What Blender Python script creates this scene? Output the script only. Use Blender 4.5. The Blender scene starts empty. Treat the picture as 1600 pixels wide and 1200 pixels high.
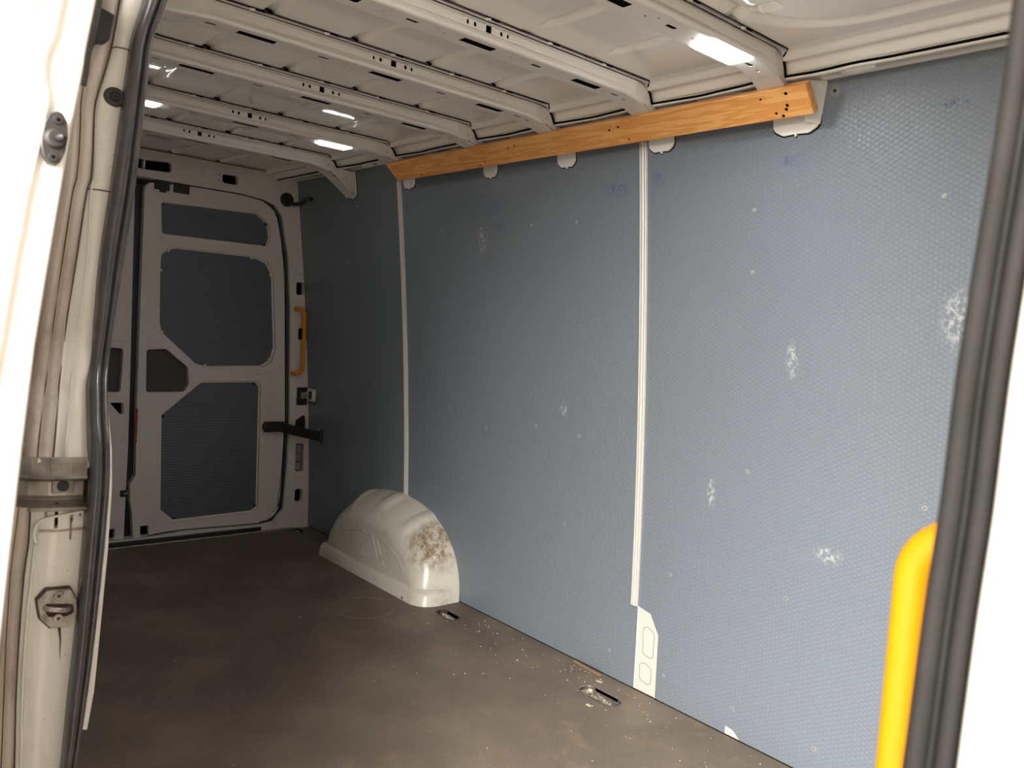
import bpy, bmesh, math, random
from mathutils import Vector, Matrix, noise
from mathutils.geometry import tessellate_polygon
random.seed(7)
S = bpy.context.scene
COL = S.collection

# ------------------------------------------------------------------ camera
F_PX = 1268.0
C_POS = (3.8474, -1.1162, 1.12)
C_R, C_U, C_F = ((0.6522, 0.7545, 0.0738), (-0.1007, -0.0103, 0.9949), (-0.7513, 0.6563, -0.0693))
cam = bpy.data.cameras.new('camera')
cam_o = bpy.data.objects.new('camera', cam); COL.objects.link(cam_o)
cam.sensor_fit = 'HORIZONTAL'; cam.sensor_width = 36.0; cam.lens = 36.0 * F_PX / 1600.0
cam.clip_start = 0.02
M = Matrix.Identity(4)
for i in range(3):
    M[i][0] = C_R[i]; M[i][1] = C_U[i]; M[i][2] = -C_F[i]; M[i][3] = C_POS[i]
cam_o.matrix_world = M
cam.dof.use_dof = True; cam.dof.focus_distance = 2.7; cam.dof.aperture_fstop = 13.0
S.camera = cam_o

# ------------------------------------------------------------------ world, exposure
W = bpy.data.worlds.new('world'); S.world = W; W.use_nodes = True
wn = W.node_tree; bg = wn.nodes['Background']
bg.inputs['Color'].default_value = (1.0, 0.93, 0.83, 1); bg.inputs['Strength'].default_value = 0.38
S.view_settings.view_transform = 'Standard'; S.view_settings.look = 'None'
S.view_settings.gamma = 1.0; S.view_settings.use_curve_mapping = False
S.view_settings.exposure = 1.8

# hazy low daylight falling in through the open side door
sun = bpy.data.lights.new('hazy_daylight', 'SUN'); sun.energy = 6.6; sun.angle = math.radians(56); sun.color = (1.0, 0.95, 0.88)
sun_o = bpy.data.objects.new('hazy_daylight', sun); COL.objects.link(sun_o)
sun_o.rotation_euler = Vector((-0.50, 1.0, -0.38)).to_track_quat('-Z', 'Y').to_euler()

# ------------------------------------------------------------------ materials
def lin(c):
    return tuple(((v / 12.92) if v <= 0.04045 else ((v + 0.055) / 1.055) ** 2.4) for v in c)
class NT:
    def __init__(s, name):
        s.m = bpy.data.materials.new(name); s.m.use_nodes = True
        s.t = s.m.node_tree; s.b = s.t.nodes['Principled BSDF']
        s.geo = None
    def n(s, kind, **kw):
        nd = s.t.nodes.new(kind)
        for k, v in kw.items(): setattr(nd, k, v)
        return nd
    def l(s, a, b): s.t.links.new(a, b)
    def pos(s):
        if s.geo is None: s.geo = s.n('ShaderNodeNewGeometry').outputs['Position']
        return s.geo
    def math(s, op, a, b=None, c=None, clamp=False):
        nd = s.n('ShaderNodeMath', operation=op, use_clamp=clamp)
        for i, v in enumerate((a, b, c)):
            if v is None: continue
            if isinstance(v, (int, float)): nd.inputs[i].default_value = v
            else: s.l(v, nd.inputs[i])
        return nd.outputs[0]
    def vmath(s, op, a, b=None, out=0):
        nd = s.n('ShaderNodeVectorMath', operation=op)
        for i, v in enumerate((a, b)):
            if v is None: continue
            if isinstance(v, (tuple, list)): nd.inputs[i].default_value = v
            else: s.l(v, nd.inputs[i])
        return nd.outputs[out]
    def noise(s, scale, detail=2, rough=0.5, stretch=None, vec=None):
        nd = s.n('ShaderNodeTexNoise'); nd.inputs['Scale'].default_value = scale
        nd.inputs['Detail'].default_value = detail; nd.inputs['Roughness'].default_value = rough
        v = vec or s.pos()
        if stretch: v = s.vmath('MULTIPLY', v, stretch)
        s.l(v, nd.inputs['Vector'])
        return nd.outputs['Fac']
    def ramp(s, f, a, b, ca=0.0, cb=1.0):
        nd = s.n('ShaderNodeMapRange', clamp=True); nd.interpolation_type = 'SMOOTHSTEP'
        s.l(f, nd.inputs[0])
        for i, v in enumerate((a, b, ca, cb)): nd.inputs[i + 1].default_value = v
        return nd.outputs[0]
    def mix(s, f, a, b):
        nd = s.n('ShaderNodeMix', data_type='RGBA')
        if isinstance(f, (int, float)): nd.inputs[0].default_value = f
        else: s.l(f, nd.inputs[0])
        for i, v in ((6, a), (7, b)):
            if isinstance(v, (tuple, list)): nd.inputs[i].default_value = (*v[:3], 1)
            else: s.l(v, nd.inputs[i])
        return nd.outputs[2]
    def bump(s, h, strength=0.5, dist=0.001):
        nd = s.n('ShaderNodeBump'); nd.inputs['Strength'].default_value = strength
        nd.inputs['Distance'].default_value = dist
        s.l(h, nd.inputs['Height']); s.l(nd.outputs[0], s.b.inputs['Normal'])
    def set(s, **kw):
        for k, v in kw.items():
            k = k.replace('_', ' ')
            if isinstance(v, (int, float)): s.b.inputs[k].default_value = v
            elif isinstance(v, (tuple, list)): s.b.inputs[k].default_value = (*v[:3], 1)
            else: s.l(v, s.b.inputs[k])

def simple(name, c, rough=0.5, metal=0.0, nz=0.0, nscale=60, spec=0.5):
    t = NT(name); c = lin(c)
    if nz:
        f = t.ramp(t.noise(nscale, 3), 0.35, 0.7)
        t.set(Base_Color=t.mix(f, c, tuple(v * (1 - nz) for v in c)))
    else: t.set(Base_Color=c)
    t.set(Roughness=rough, Metallic=metal, Specular_IOR_Level=spec)
    return t.m

def paint(name, c, dirt=0.0, rough=0.25, wet=0.0, lo=0.55, hi=0.8, dirtc=(0.42, 0.35, 0.28), scale=7, stretch=None, spec=0.5):
    t = NT(name); c = lin(c); d = lin(dirtc)
    col = c
    if dirt:
        f = t.ramp(t.noise(scale, 6, 0.65, stretch), lo, hi, 0, dirt)
        g = t.ramp(t.noise(160, 3, 0.7), 0.66, 0.74, 0, min(1, dirt * 1.2))
        f = t.math('MAXIMUM', f, g)
        col = t.mix(f, c, d)
    t.set(Base_Color=col, Roughness=rough, Specular_IOR_Level=spec)
    t.bump(t.noise(25, 2), 0.12, 0.002)
    return t.m

WHITE = (0.90, 0.885, 0.86)
MAT = {}
MAT['paint'] = paint('white_body_paint', WHITE, 0.25, 0.3)
MAT['roof'] = paint('white_roof_paint', (0.93, 0.91, 0.88), 0.0, 0.05, spec=0.5)
MAT['bow'] = paint('roof_bow_paint', (0.90, 0.88, 0.85), 0.10, 0.3)
MAT['inner'] = paint('white_inner_door_paint', (0.80, 0.775, 0.75), 0.2, 0.3)
MAT['jamb'] = paint('white_jamb_paint', (0.90, 0.88, 0.85), 0.45, 0.25, scale=9, lo=0.56, hi=0.85, stretch=(1, 1, 0.45))
MAT['dirty'] = paint('grimy_jamb_paint', (0.76, 0.71, 0.67), 0.7, 0.5, scale=14, lo=0.4, hi=0.75, dirtc=(0.50, 0.42, 0.36), stretch=(1, 1, 0.3))
MAT['skin'] = paint('white_outer_paint', (0.93, 0.91, 0.87), 0.1, 0.12, spec=0.7)
MAT['arch'] = None
MAT['rubber'] = simple('black_rubber', (0.20, 0.19, 0.185), 0.42, nz=0.25, nscale=30)
MAT['seal'] = simple('grey_rubber_seal', (0.30, 0.29, 0.295), 0.22, nz=0.3, nscale=25)
MAT['frontseal'] = simple('dark_rubber_seal', (0.13, 0.125, 0.12), 0.75, nz=0.3, nscale=25, spec=0.15)
MAT['black'] = simple('black_plastic', (0.10, 0.095, 0.10), 0.45)
MAT['hole'] = simple('dark_cavity', (0.03, 0.03, 0.03), 0.9, spec=0.1)
MAT['brownhole'] = simple('brown_cavity', (0.28, 0.255, 0.235), 0.7)
MAT['yellow'] = simple('yellow_plastic', (0.80, 0.50, 0.0), 0.5, spec=0.25)
MAT['screw'] = simple('zinc_screw', (0.72, 0.71, 0.68), 0.35, 0.8)
MAT['washer'] = simple('grey_washer', (0.50, 0.52, 0.52), 0.5)
MAT['splinter'] = simple('dull_brown_wood', (0.50, 0.40, 0.30), 0.8)
MAT['grime'] = simple('brown_grease', (0.57, 0.49, 0.41), 0.5, nz=.3)
MAT['strip'] = paint('off_white_strip', (0.77, 0.75, 0.72), 0.1, 0.3)
MAT['steel'] = simple('worn_steel', (0.72, 0.69, 0.66), 0.38, 0.75, nz=0.45, nscale=70)
MAT['rail'] = simple('grimy_rail_steel', (0.60, 0.57, 0.54), 0.35, 0.6, nz=0.65, nscale=18)
MAT['caulk'] = simple('grimy_sealant', (0.33, 0.26, 0.22), 0.7)
MAT['red'] = simple('red_reflector', (0.45, 0.06, 0.05), 0.3)
MAT['chip'] = simple('pale_debris', (0.82, 0.78, 0.68), 0.8, nz=0.7, nscale=90)
MAT['foam'] = simple('grey_foam', (0.52, 0.52, 0.54), 0.8)
MAT['concrete'] = simple('concrete_ground', (0.92, 0.885, 0.83), 0.9, nz=0.2, nscale=3)

def lamp_mat(name, e):
    t = NT(name); t.set(Base_Color=(0.9, 0.9, 0.9), Emission_Color=(1.0, 0.99, 0.97), Emission_Strength=e)
    return t.m
MAT['lens'] = lamp_mat('lit_lens', 38.0)
MAT['lens_dim'] = lamp_mat('lit_lens_weak', 7.0)

def arch_mat():
    t = NT('scuffed_arch_paint')
    f = t.ramp(t.noise(11, 5, 0.7), 0.5, 0.72, 0, 0.45)
    # brown abraded patch on the front shoulder of the arch
    d = t.vmath('DISTANCE', t.vmath('MULTIPLY', t.pos(), (1, 0.8, 0.8)), (1.24, 0.80 * 0.8, 0.245 * 0.8), out=1)
    pm = t.math('MULTIPLY', t.ramp(d, 0.05, 0.14, 1, 0), t.ramp(t.noise(34, 5, 0.8, (1, 1, 0.5)), 0.38, 0.6, 0.15, 1))
    col = t.mix(f, lin((0.76, 0.745, 0.70)), lin((0.60, 0.56, 0.49)))
    col = t.mix(pm, col, lin((0.50, 0.41, 0.30)))
    g = t.ramp(t.noise(55, 4, 0.8, (1, 1, 2.5)), 0.70, 0.76, 0, 0.75)
    col = t.mix(g, col, lin((0.22, 0.18, 0.15)))
    t.set(Base_Color=col, Roughness=0.22)
    return t.m
MAT['arch'] = arch_mat()

def lining_mat(name, base, hexs=0.0128, marks=True, gain=1.0):
    t = NT(name); pos = t.pos()
    sep = t.n('ShaderNodeSeparateXYZ'); t.l(pos, sep.inputs[0])
    cb = t.n('ShaderNodeCombineXYZ')
    t.l(t.math('ADD', sep.outputs[0], 50), cb.inputs[0]); t.l(t.math('ADD', sep.outputs[2], 50), cb.inputs[1])
    q = t.vmath('MULTIPLY', cb.outputs[0], (1 / hexs, 1 / hexs, 0))
    r3_ = math.sqrt(3)
    a = t.vmath('SUBTRACT', t.vmath('MODULO', q, (r3_, 1, 1)), (r3_ / 2, .5, 0))
    b = t.vmath('SUBTRACT', t.vmath('MODULO', t.vmath('ADD', q, (r3_ / 2, .5, 0)), (r3_, 1, 1)), (r3_ / 2, .5, 0))
    dd = t.math('MINIMUM', t.vmath('LENGTH', a, out=1), t.vmath('LENGTH', b, out=1))
    h = t.ramp(dd, 0.12, 0.50, 1, 0)
    base = lin(base)
    col = t.mix(h, tuple(v * 0.95 for v in base), tuple(v * 1.03 for v in base))
    col = t.mix(t.ramp(t.noise(1.6, 4, 0.6), 0.35, 0.7, 0, 0.16), col, tuple(v * 0.72 for v in base))
    if marks:
        # sparse white scuffs
        g = t.math('MULTIPLY', t.ramp(t.noise(26, 5, 0.75, (1.3, 1, 0.6)), 0.70, 0.78), t.ramp(t.noise(2.2, 2), 0.47, 0.6))
        col = t.mix(t.math('MULTIPLY', g, 0.6), col, (0.62, 0.63, 0.62))
        for (mx, mz, rx, rz, cc) in SCUFFS:
            d = t.vmath('LENGTH', t.vmath('MULTIPLY', t.vmath('SUBTRACT', pos, (mx, 0, mz)), (1 / rx, 0, 1 / rz)), out=1)
            m = t.math('MULTIPLY', t.ramp(d, 0.25, 1.0, 1, 0), t.ramp(t.noise(85, 4, 0.7, (1, 0, 0.7)), 0.45, 0.6))
            m = t.math('MULTIPLY', m, cc[3])
            col = t.mix(m, col, cc[:3])
    t.set(Base_Color=col, Roughness=0.38, Specular_IOR_Level=0.45)
    t.bump(h, 0.42, 0.0012)
    return t.m
WS = (0.56, 0.57, 0.55, 0.5); BS = (0.05, 0.08, 0.22, 0.65)
SCUFFS = [(2.734, 1.09, .022, .065, WS), (3.13, 1.21, .05, .09, WS), (1.89, .855, .03, .03, WS), (2.50, .69, .02, .06, WS),
          (1.46, 1.43, .035, .06, WS), (2.86, .60, .05, .03, WS), (1.53, 1.55, .05, .05, BS), (2.13, 1.563, .075, .03, BS), (1.55, 1.48, .06, .03, BS),
          (3.097, 1.67, .04, .012, (0.03, 0.04, 0.12, 0.9)), (2.29, 1.58, .035, .03, BS), (2.72, 1.59, .06, .02, BS), (0.95, 1.59, .09, .012, BS)]
MAT['lining'] = lining_mat('blue_grey_honeycomb_lining', (0.435, 0.465, 0.50))
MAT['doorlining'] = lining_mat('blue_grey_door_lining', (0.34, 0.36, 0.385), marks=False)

def floor_mat():
    t = NT('worn_brown_phenolic_floor')
    base = lin((0.37, 0.325, 0.29))
    sep = t.n('ShaderNodeSeparateXYZ'); t.l(t.pos(), sep.inputs[0])
    f1 = t.ramp(t.noise(3.0, 5, 0.65), 0.38, 0.68)
    col = t.mix(f1, base, lin((0.46, 0.41, 0.36)))
    # sandy stains, thicker towards the side door
    near = t.ramp(sep.outputs[0], 1.3, 2.5, 0, 1); near2 = t.ramp(sep.outputs[0], 1.95, 2.45, 0.12, 1)
    st = t.math('MULTIPLY', t.ramp(t.noise(8.5, 6, 0.65), 0.52, 0.70), near2)
    col = t.mix(t.math('MULTIPLY', st, 0.55), col, lin((0.64, 0.53, 0.36)))
    st2 = t.math('MULTIPLY', t.ramp(t.noise(9.5, 5, 0.6, (1, 1.4, 1)), 0.56, 0.7), near2)
    col = t.mix(t.math('MULTIPLY', st2, 0.6), col, lin((0.36, 0.29, 0.24)))
    col = t.mix(t.math('MULTIPLY', near, 0.30), col, lin((0.60, 0.55, 0.49)))  # dust tone that also paints the stronger light near the side door
    # light dust, fine scratches
    du = t.ramp(t.noise(45, 6, 0.8), 0.56, 0.75, 0, 0.35)
    col = t.mix(du, col, lin((0.60, 0.54, 0.47)))
    sc = t.ramp(t.noise(12, 3, 0.7, (1.2, 14, 1)), 0.66, 0.72, 0, 0.3)
    col = t.mix(sc, col, lin((0.55, 0.51, 0.46)))
    # curved scrape ring near the wheel arch
    d = t.vmath('LENGTH', t.vmath('SUBTRACT', t.pos(), (1.20, 0.52, 0)), out=1)
    ring = t.math('MULTIPLY', t.ramp(t.math('ABSOLUTE', t.math('SUBTRACT', d, 0.115)), 0.0015, 0.004, 1, 0), t.ramp(t.noise(9, 1), 0.4, 0.55))
    col = t.mix(t.math('MULTIPLY', ring, 0.6), col, lin((0.62, 0.57, 0.5)))
    # woven anti-slip print
    wx = t.math('SINE', t.math('MULTIPLY', sep.outputs[0], 6.283 / 0.0055)); wy = t.math('SINE', t.math('MULTIPLY', sep.outputs[1], 6.283 / 0.0055))
    h = t.math('MULTIPLY', wx, wy)
    t.set(Base_Color=t.mix(t.ramp(h, -1, 1, 0, 0.10), col, (0, 0, 0)), Roughness=0.5, Specular_IOR_Level=0.4)
    t.bump(h, 0.35, 0.0008)
    return t.m
MAT['floor'] = floor_mat()

def wood_mat():
    t = NT('varnished_pine')
    n1 = t.noise(3.2, 3, 0.55, (0.9, 6, 9))
    n2 = t.noise(9, 5, 0.6, (0.7, 14, 26))
    rings = t.math('SINE', t.math('ADD', t.math('MULTIPLY', n1, 34), t.math('MULTIPLY', n2, 4)))
    col = t.mix(t.ramp(rings, -1, 1, 0, 1), lin((0.90, 0.67, 0.41)), lin((0.84, 0.58, 0.31)))
    col = t.mix(t.ramp(n2, 0.60, 0.75, 0, 0.4), col, lin((0.55, 0.30, 0.13)))
    col = t.mix(t.ramp(t.noise(7, 3, 0.7, (1, 3, 3)), 0.6, 0.75, 0, 0.3), col, lin((0.66, 0.38, 0.16)))
    sc = t.math('MULTIPLY', t.ramp(t.noise(30, 3, 0.7, (1, 0.4, 0.4)), 0.64, 0.69), t.ramp(t.noise(4, 2), 0.45, 0.6))
    col = t.mix(t.math('MULTIPLY', sc, 0.6), col, lin((0.90, 0.76, 0.58)))
    t.set(Base_Color=col, Roughness=0.42)
    t.bump(n2, 0.2, 0.001)
    return t.m
MAT['wood'] = wood_mat()

# ------------------------------------------------------------------ mesh helpers
def link(name, bm, mat, parent=None, smooth=False, bevel=0.0, seg=2, loc=None):
    me = bpy.data.meshes.new(name)
    bmesh.ops.recalc_face_normals(bm, faces=bm.faces)
    if loc is not None: bmesh.ops.translate(bm, verts=bm.verts, vec=-Vector(loc))
    bm.to_mesh(me); bm.free()
    o = bpy.data.objects.new(name, me); COL.objects.link(o)
    if loc is not None: o.location = loc
    mats = mat if isinstance(mat, (list, tuple)) else [mat]
    for m in mats: me.materials.append(MAT[m])
    if smooth:
        for p_ in me.polygons: p_.use_smooth = True
    if bevel:
        b = o.modifiers.new('bevel', 'BEVEL'); b.width = bevel; b.segments = seg; b.limit_method = 'ANGLE'; b.angle_limit = math.radians(40)
    if parent: setp(o, parent)
    return o
def setp(o, parent):
    o.parent = parent
    o.matrix_parent_inverse = Matrix.Translation(-Vector(parent.location)) if parent.parent is None else Matrix.Identity(4)
    if parent.parent is not None:
        w = Vector(parent.location)
        o.matrix_parent_inverse = (parent.parent.matrix_world @ parent.matrix_parent_inverse @ Matrix.Translation(w)).inverted() if False else Matrix.Identity(4)
def tag(o, label=None, cat=None, group=None, kind=None):
    if label: o['label'] = label
    if cat: o['category'] = cat
    if group: o['group'] = group
    if kind: o['kind'] = kind
    return o
def struct(o, label, cat='structure'): return tag(o, label, cat, kind='structure')
def empty(name, loc=(0, 0, 0)):
    o = bpy.data.objects.new(name, None); COL.objects.link(o); o.location = loc; o.empty_display_size = .05
    return o

def fillet(pts, r, n=5):
    """rounded 2-D polygon; r a number or one per corner"""
    out = []; N = len(pts)
    for i in range(N):
        a = Vector(pts[i - 1]); b = Vector(pts[i]); c = Vector(pts[(i + 1) % N])
        rr = r[i] if isinstance(r, (list, tuple)) else r
        if rr <= 0: out.append(tuple(b)); continue
        u = (a - b).normalized(); v = (c - b).normalized()
        ang = u.angle(v)
        if ang > 3.05: out.append(tuple(b)); continue
        d = min(rr / math.tan(ang / 2), (a - b).length * .48, (c - b).length * .48)
        rr = d * math.tan(ang / 2)
        ctr = b + (u + v).normalized() * (rr / math.sin(ang / 2))
        p0 = b + u * d - ctr; p1 = b + v * d - ctr
        a0 = math.atan2(p0.y, p0.x); a1 = math.atan2(p1.y, p1.x)
        da = (a1 - a0 + math.pi) % (2 * math.pi) - math.pi
        for k in range(n + 1):
            t = a0 + da * k / n
            out.append((ctr.x + rr * math.cos(t), ctr.y + rr * math.sin(t)))
    return out
def circ(cx, cy, r, n=14, ry=None):
    ry = ry or r
    return [(cx + r * math.cos(2 * math.pi * k / n), cy + ry * math.sin(2 * math.pi * k / n)) for k in range(n)]
def rect(cx, cy, w, h): return [(cx - w / 2, cy - h / 2), (cx + w / 2, cy - h / 2), (cx + w / 2, cy + h / 2), (cx - w / 2, cy + h / 2)]

def sheet(outer, holes, mapf, t, cuts_v=(), cuts_u=(), bm=None):
    """2-D outline with holes -> solid plate. mapf(u, v, d) -> 3-D, d = 0 at the front, t at the back"""
    b2 = bmesh.new()
    loops = [outer] + list(holes)
    flat = [q for L in loops for q in L]
    vs = [b2.verts.new((q[0], q[1], 0)) for q in flat]
    for tri in tessellate_polygon([[Vector((q[0], q[1], 0)) for q in L] for L in loops]):
        try: b2.faces.new([vs[i] for i in tri])
        except ValueError: pass
    for cv in cuts_v:
        bmesh.ops.bisect_plane(b2, geom=b2.verts[:] + b2.edges[:] + b2.faces[:], plane_co=(0, cv, 0), plane_no=(0, 1, 0), dist=1e-6)
    for cu in cuts_u:
        bmesh.ops.bisect_plane(b2, geom=b2.verts[:] + b2.edges[:] + b2.faces[:], plane_co=(cu, 0, 0), plane_no=(1, 0, 0), dist=1e-6)
    b2.verts.ensure_lookup_table(); b2.verts.index_update()
    own = bm is None
    if own: bm = bmesh.new()
    fr = [bm.verts.new(mapf(v.co.x, v.co.y, 0.0)) for v in b2.verts]
    bk = [bm.verts.new(mapf(v.co.x, v.co.y, t)) for v in b2.verts]
    for f in b2.faces:
        ix = [v.index for v in f.verts]
        bm.faces.new([fr[i] for i in ix]); bm.faces.new([bk[i] for i in reversed(ix)])
    for e in b2.edges:
        if len(e.link_faces) == 1:
            i, j = e.verts[0].index, e.verts[1].index
            bm.faces.new([fr[i], fr[j], bk[j], bk[i]])
    b2.free()
    return bm
def grid(rows, bm=None, close=False):
    bm = bm or bmesh.new()
    V = [[bm.verts.new(q) for q in r] for r in rows]
    for i in range(len(V) - 1):
        m = len(V[i]); rng = m if close else m - 1
        for j in range(rng):
            bm.faces.new([V[i][j], V[i][(j + 1) % m], V[i + 1][(j + 1) % m], V[i + 1][j]])
    return bm
def box(bm, c, s, rot=None):
    r = bmesh.ops.create_cube(bm, size=1.0)
    m = Matrix.Translation(c) @ (rot.to_4x4() if rot else Matrix.Identity(4)) @ Matrix.Diagonal((*s, 1))
    bmesh.ops.transform(bm, matrix=m, verts=r['verts']); return r['verts']
def cyl(bm, a, b, r, n=16, r2=None):
    a = Vector(a); b = Vector(b); d = b - a
    res = bmesh.ops.create_cone(bm, cap_ends=True, segments=n, radius1=r, radius2=r if r2 is None else r2, depth=d.length)
    m = Matrix.Translation((a + b) / 2) @ d.to_track_quat('Z', 'Y').to_matrix().to_4x4()
    bmesh.ops.transform(bm, matrix=m, verts=res['verts'])
def tube(path, r, n=10, bm=None, caps=True, sq=1.0):
    """round bar along 3-D points; r number or list"""
    bm = bm or bmesh.new(); P = [Vector(q) for q in path]; rings = []
    nrm = None
    for i, q in enumerate(P):
        t = (P[min(i + 1, len(P) - 1)] - P[max(i - 1, 0)]).normalized()
        if nrm is None: nrm = t.orthogonal().normalized()
        nrm = (nrm - t * nrm.dot(t)).normalized(); bi = t.cross(nrm)
        rr = r[i] if isinstance(r, (list, tuple)) else r
        rings.append([bm.verts.new(q + nrm * rr * math.cos(2 * math.pi * k / n) + bi * rr * sq * math.sin(2 * math.pi * k / n)) for k in range(n)])
    for i in range(len(rings) - 1):
        for k in range(n):
            bm.faces.new([rings[i][k], rings[i][(k + 1) % n], rings[i + 1][(k + 1) % n], rings[i + 1][k]])
    if caps:
        bm.faces.new(rings[0][::-1]); bm.faces.new(rings[-1])
    return bm
def arc3(a, b, c, n=6):
    """quadratic bend a -> c pulled to b"""
    a, b, c = Vector(a), Vector(b), Vector(c)
    return [tuple(a * (1 - t) ** 2 + b * 2 * t * (1 - t) + c * t * t) for t in [k / n for k in range(n + 1)]]
def smooth_path(P, n=4):
    """Catmull-Rom"""
    P = [Vector(q) for q in P]; out = []
    for i in range(len(P) - 1):
        p0, p1, p2, p3 = P[max(i - 1, 0)], P[i], P[i + 1], P[min(i + 2, len(P) - 1)]
        for k in range(n):
            t = k / n
            out.append(tuple(0.5 * ((2 * p1) + (p2 - p0) * t + (2 * p0 - 5 * p1 + 4 * p2 - p3) * t * t + (3 * p1 - p0 - 3 * p2 + p3) * t ** 3)))
    out.append(tuple(P[-1])); return out

# ------------------------------------------------------------------ van body measures (metres)
def pf(z): return 0.89 - 0.03266 * z - 0.03964 * z * z + 0.00309 * z ** 3
ZR = 1.79           # roof sheet
XB = [2.805, 2.406, 2.023, 1.641, 1.133, 0.668]   # front faces of the roof bows
XF = 3.92           # bulkhead
ZC = [i * 0.12 for i in range(1, 15)]

# ------------------------------------------------------------------ ground outside
bm = bmesh.new(); box(bm, (1.5, -3.0, -0.60), (40, 40, 0.1))
struct(link('ground', bm, 'concrete'), 'pale concrete ground outside the van', 'ground')

# ------------------------------------------------------------------ floor
def cup_outline(cx, cy, L=0.118, w=0.05, a=0.0):
    o = fillet(rect(0, 0, L, w), w * .46, 6)
    ca, sa = math.cos(a), math.sin(a)
    return [(cx + x * ca - y * sa, cy + x * sa + y * ca) for x, y in o]
CUPS = [(2.226, .757), (1.428, .757), (0.40, .785), (0.062, .80)]
CUPI = [(2.226, .757, .150, .062), (1.428, .757, .112, .05), (0.40, .785, .09, .04), (0.062, .80, .09, .04)]
fo = [(0.02, -0.84), (XF, -0.84), (XF, 0.8885), (0.02, 0.8885)]
bm = sheet(fo, [cup_outline(*c) for c in CUPI], lambda u, v, d: (u, v, -d), 0.018)
floor = struct(link('floor', bm, 'floor'), 'worn brown phenolic load floor with sandy stains', 'floor')
bm = bmesh.new(); box(bm, (2.0, 0, -0.10), (4.2, 1.80, 0.06))
box(bm, (-0.03, 0, -0.045), (0.10, 1.62, 0.05))
link('underbody', bm, 'paint', floor)
bm = bmesh.new(); box(bm, (0.012, 0, -0.004), (0.02, 1.6, 0.016))
tag(link('edge_strip', bm, 'steel', floor, bevel=.002), 'pale metal edge strip at the rear sill')
bm = bmesh.new(); box(bm, (-.004, -.04, .012), (.026, 1.34, .022)); link('threshold_shade', bm, 'black', floor, bevel=.004)  # black strip paints the shade in the gap under the rear doors
# lashing cups with swept-up debris
for k, (cx, cy, L, w) in enumerate(CUPI):
    root = empty('lashing_cup', (cx, cy, 0))
    tag(root, ['oval lashing cup in the floor nearest the side door, full of pale chippings',
               'oval lashing cup in the floor just in front of the wheel arch, full of chippings',
               'small dark lashing cup in the floor behind the wheel arch',
               'small lashing cup in the floor in the far rear corner by the door post'][k], 'lashing point', 'lashing cups along the far edge of the floor')
    o_ = cup_outline(cx, cy, L, w); o2 = cup_outline(cx, cy, L + .012, w + .012); i2 = cup_outline(cx, cy, L * .78, w * .7)
    rows = [[(x, y, 0.0008) for x, y in o2], [(x, y, 0.0016) for x, y in o_], [(x, y, -0.010) for x, y in o_], [(x, y, -0.026) for x, y in i2]]
    bm = grid(rows, close=True); bm.faces.new([bm.verts[i] for i in []]) if False else None
    bm.verts.ensure_lookup_table(); bm.faces.new(bm.verts[-len(i2):])
    bm2 = link('cup_rim', bm, 'steel' if k == 0 else 'rubber', root, smooth=True)
    bm = tube([(cx - L * .30, cy, -.016), (cx - L * .28, cy + .008, -.008), (cx, cy + .010, -.006), (cx + L * .28, cy + .008, -.008), (cx + L * .30, cy, -.016)], .0028, 8)
    link('lashing_ring', bm, 'steel', root, smooth=True)
    rnd = random.Random(k + 3); bm = bmesh.new()
    for i in range(150 if k < 2 else 60):
        a = rnd.random() * 6.283; rr = math.sqrt(rnd.random())
        c = (cx + rr * math.cos(a) * L * .36, cy - .004 + rr * math.sin(a) * w * .27, -.017 + rnd.random() * .013)
        box(bm, c, (rnd.uniform(.002, .007), rnd.uniform(.001, .004), rnd.uniform(.001, .003)), Matrix.Rotation(rnd.random() * 3, 3, Vector((rnd.random(), rnd.random(), rnd.random() + .1)).normalized()))
    tag(link('chippings', bm, 'chip', root), 'pale wood chippings', kind='stuff')
# loose crumbs
rnd = random.Random(11); bm = bmesh.new()
for i in range(330):
    x = rnd.uniform(0.4, 3.0)
    y = .86 - abs(rnd.gauss(0, .13)) if rnd.random() < .72 else rnd.uniform(-.7, .8)
    if .40 < x < 1.40 and y > .66: continue
    s = rnd.uniform(.0009, .0026) * (1.6 if rnd.random() < .06 else 1)
    box(bm, (x, y, s * .4), (s * rnd.uniform(1, 2), s, s * .8), Matrix.Rotation(rnd.random() * 3, 3, 'Z'))
tag(link('floor_crumbs', bm, 'chip'), 'pale crumbs and dust scattered over the brown floor along the lining', 'debris', kind='stuff')
for (x, y, a, L) in ((2.155, .83, .2, .022), (2.255, .68, .1, .020)):
    bm = bmesh.new(); box(bm, (x, y, .002), (L, .011, .003), Matrix.Rotation(a, 3, 'Z'))
    tag(link('paper_scrap', bm, 'chip', bevel=.0007, loc=(x, y, 0)), 'small white scrap on the floor beyond the nearest lashing cup' if y > .8 else 'small white scrap on the floor in front of the nearest lashing cup', 'scrap')

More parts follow.
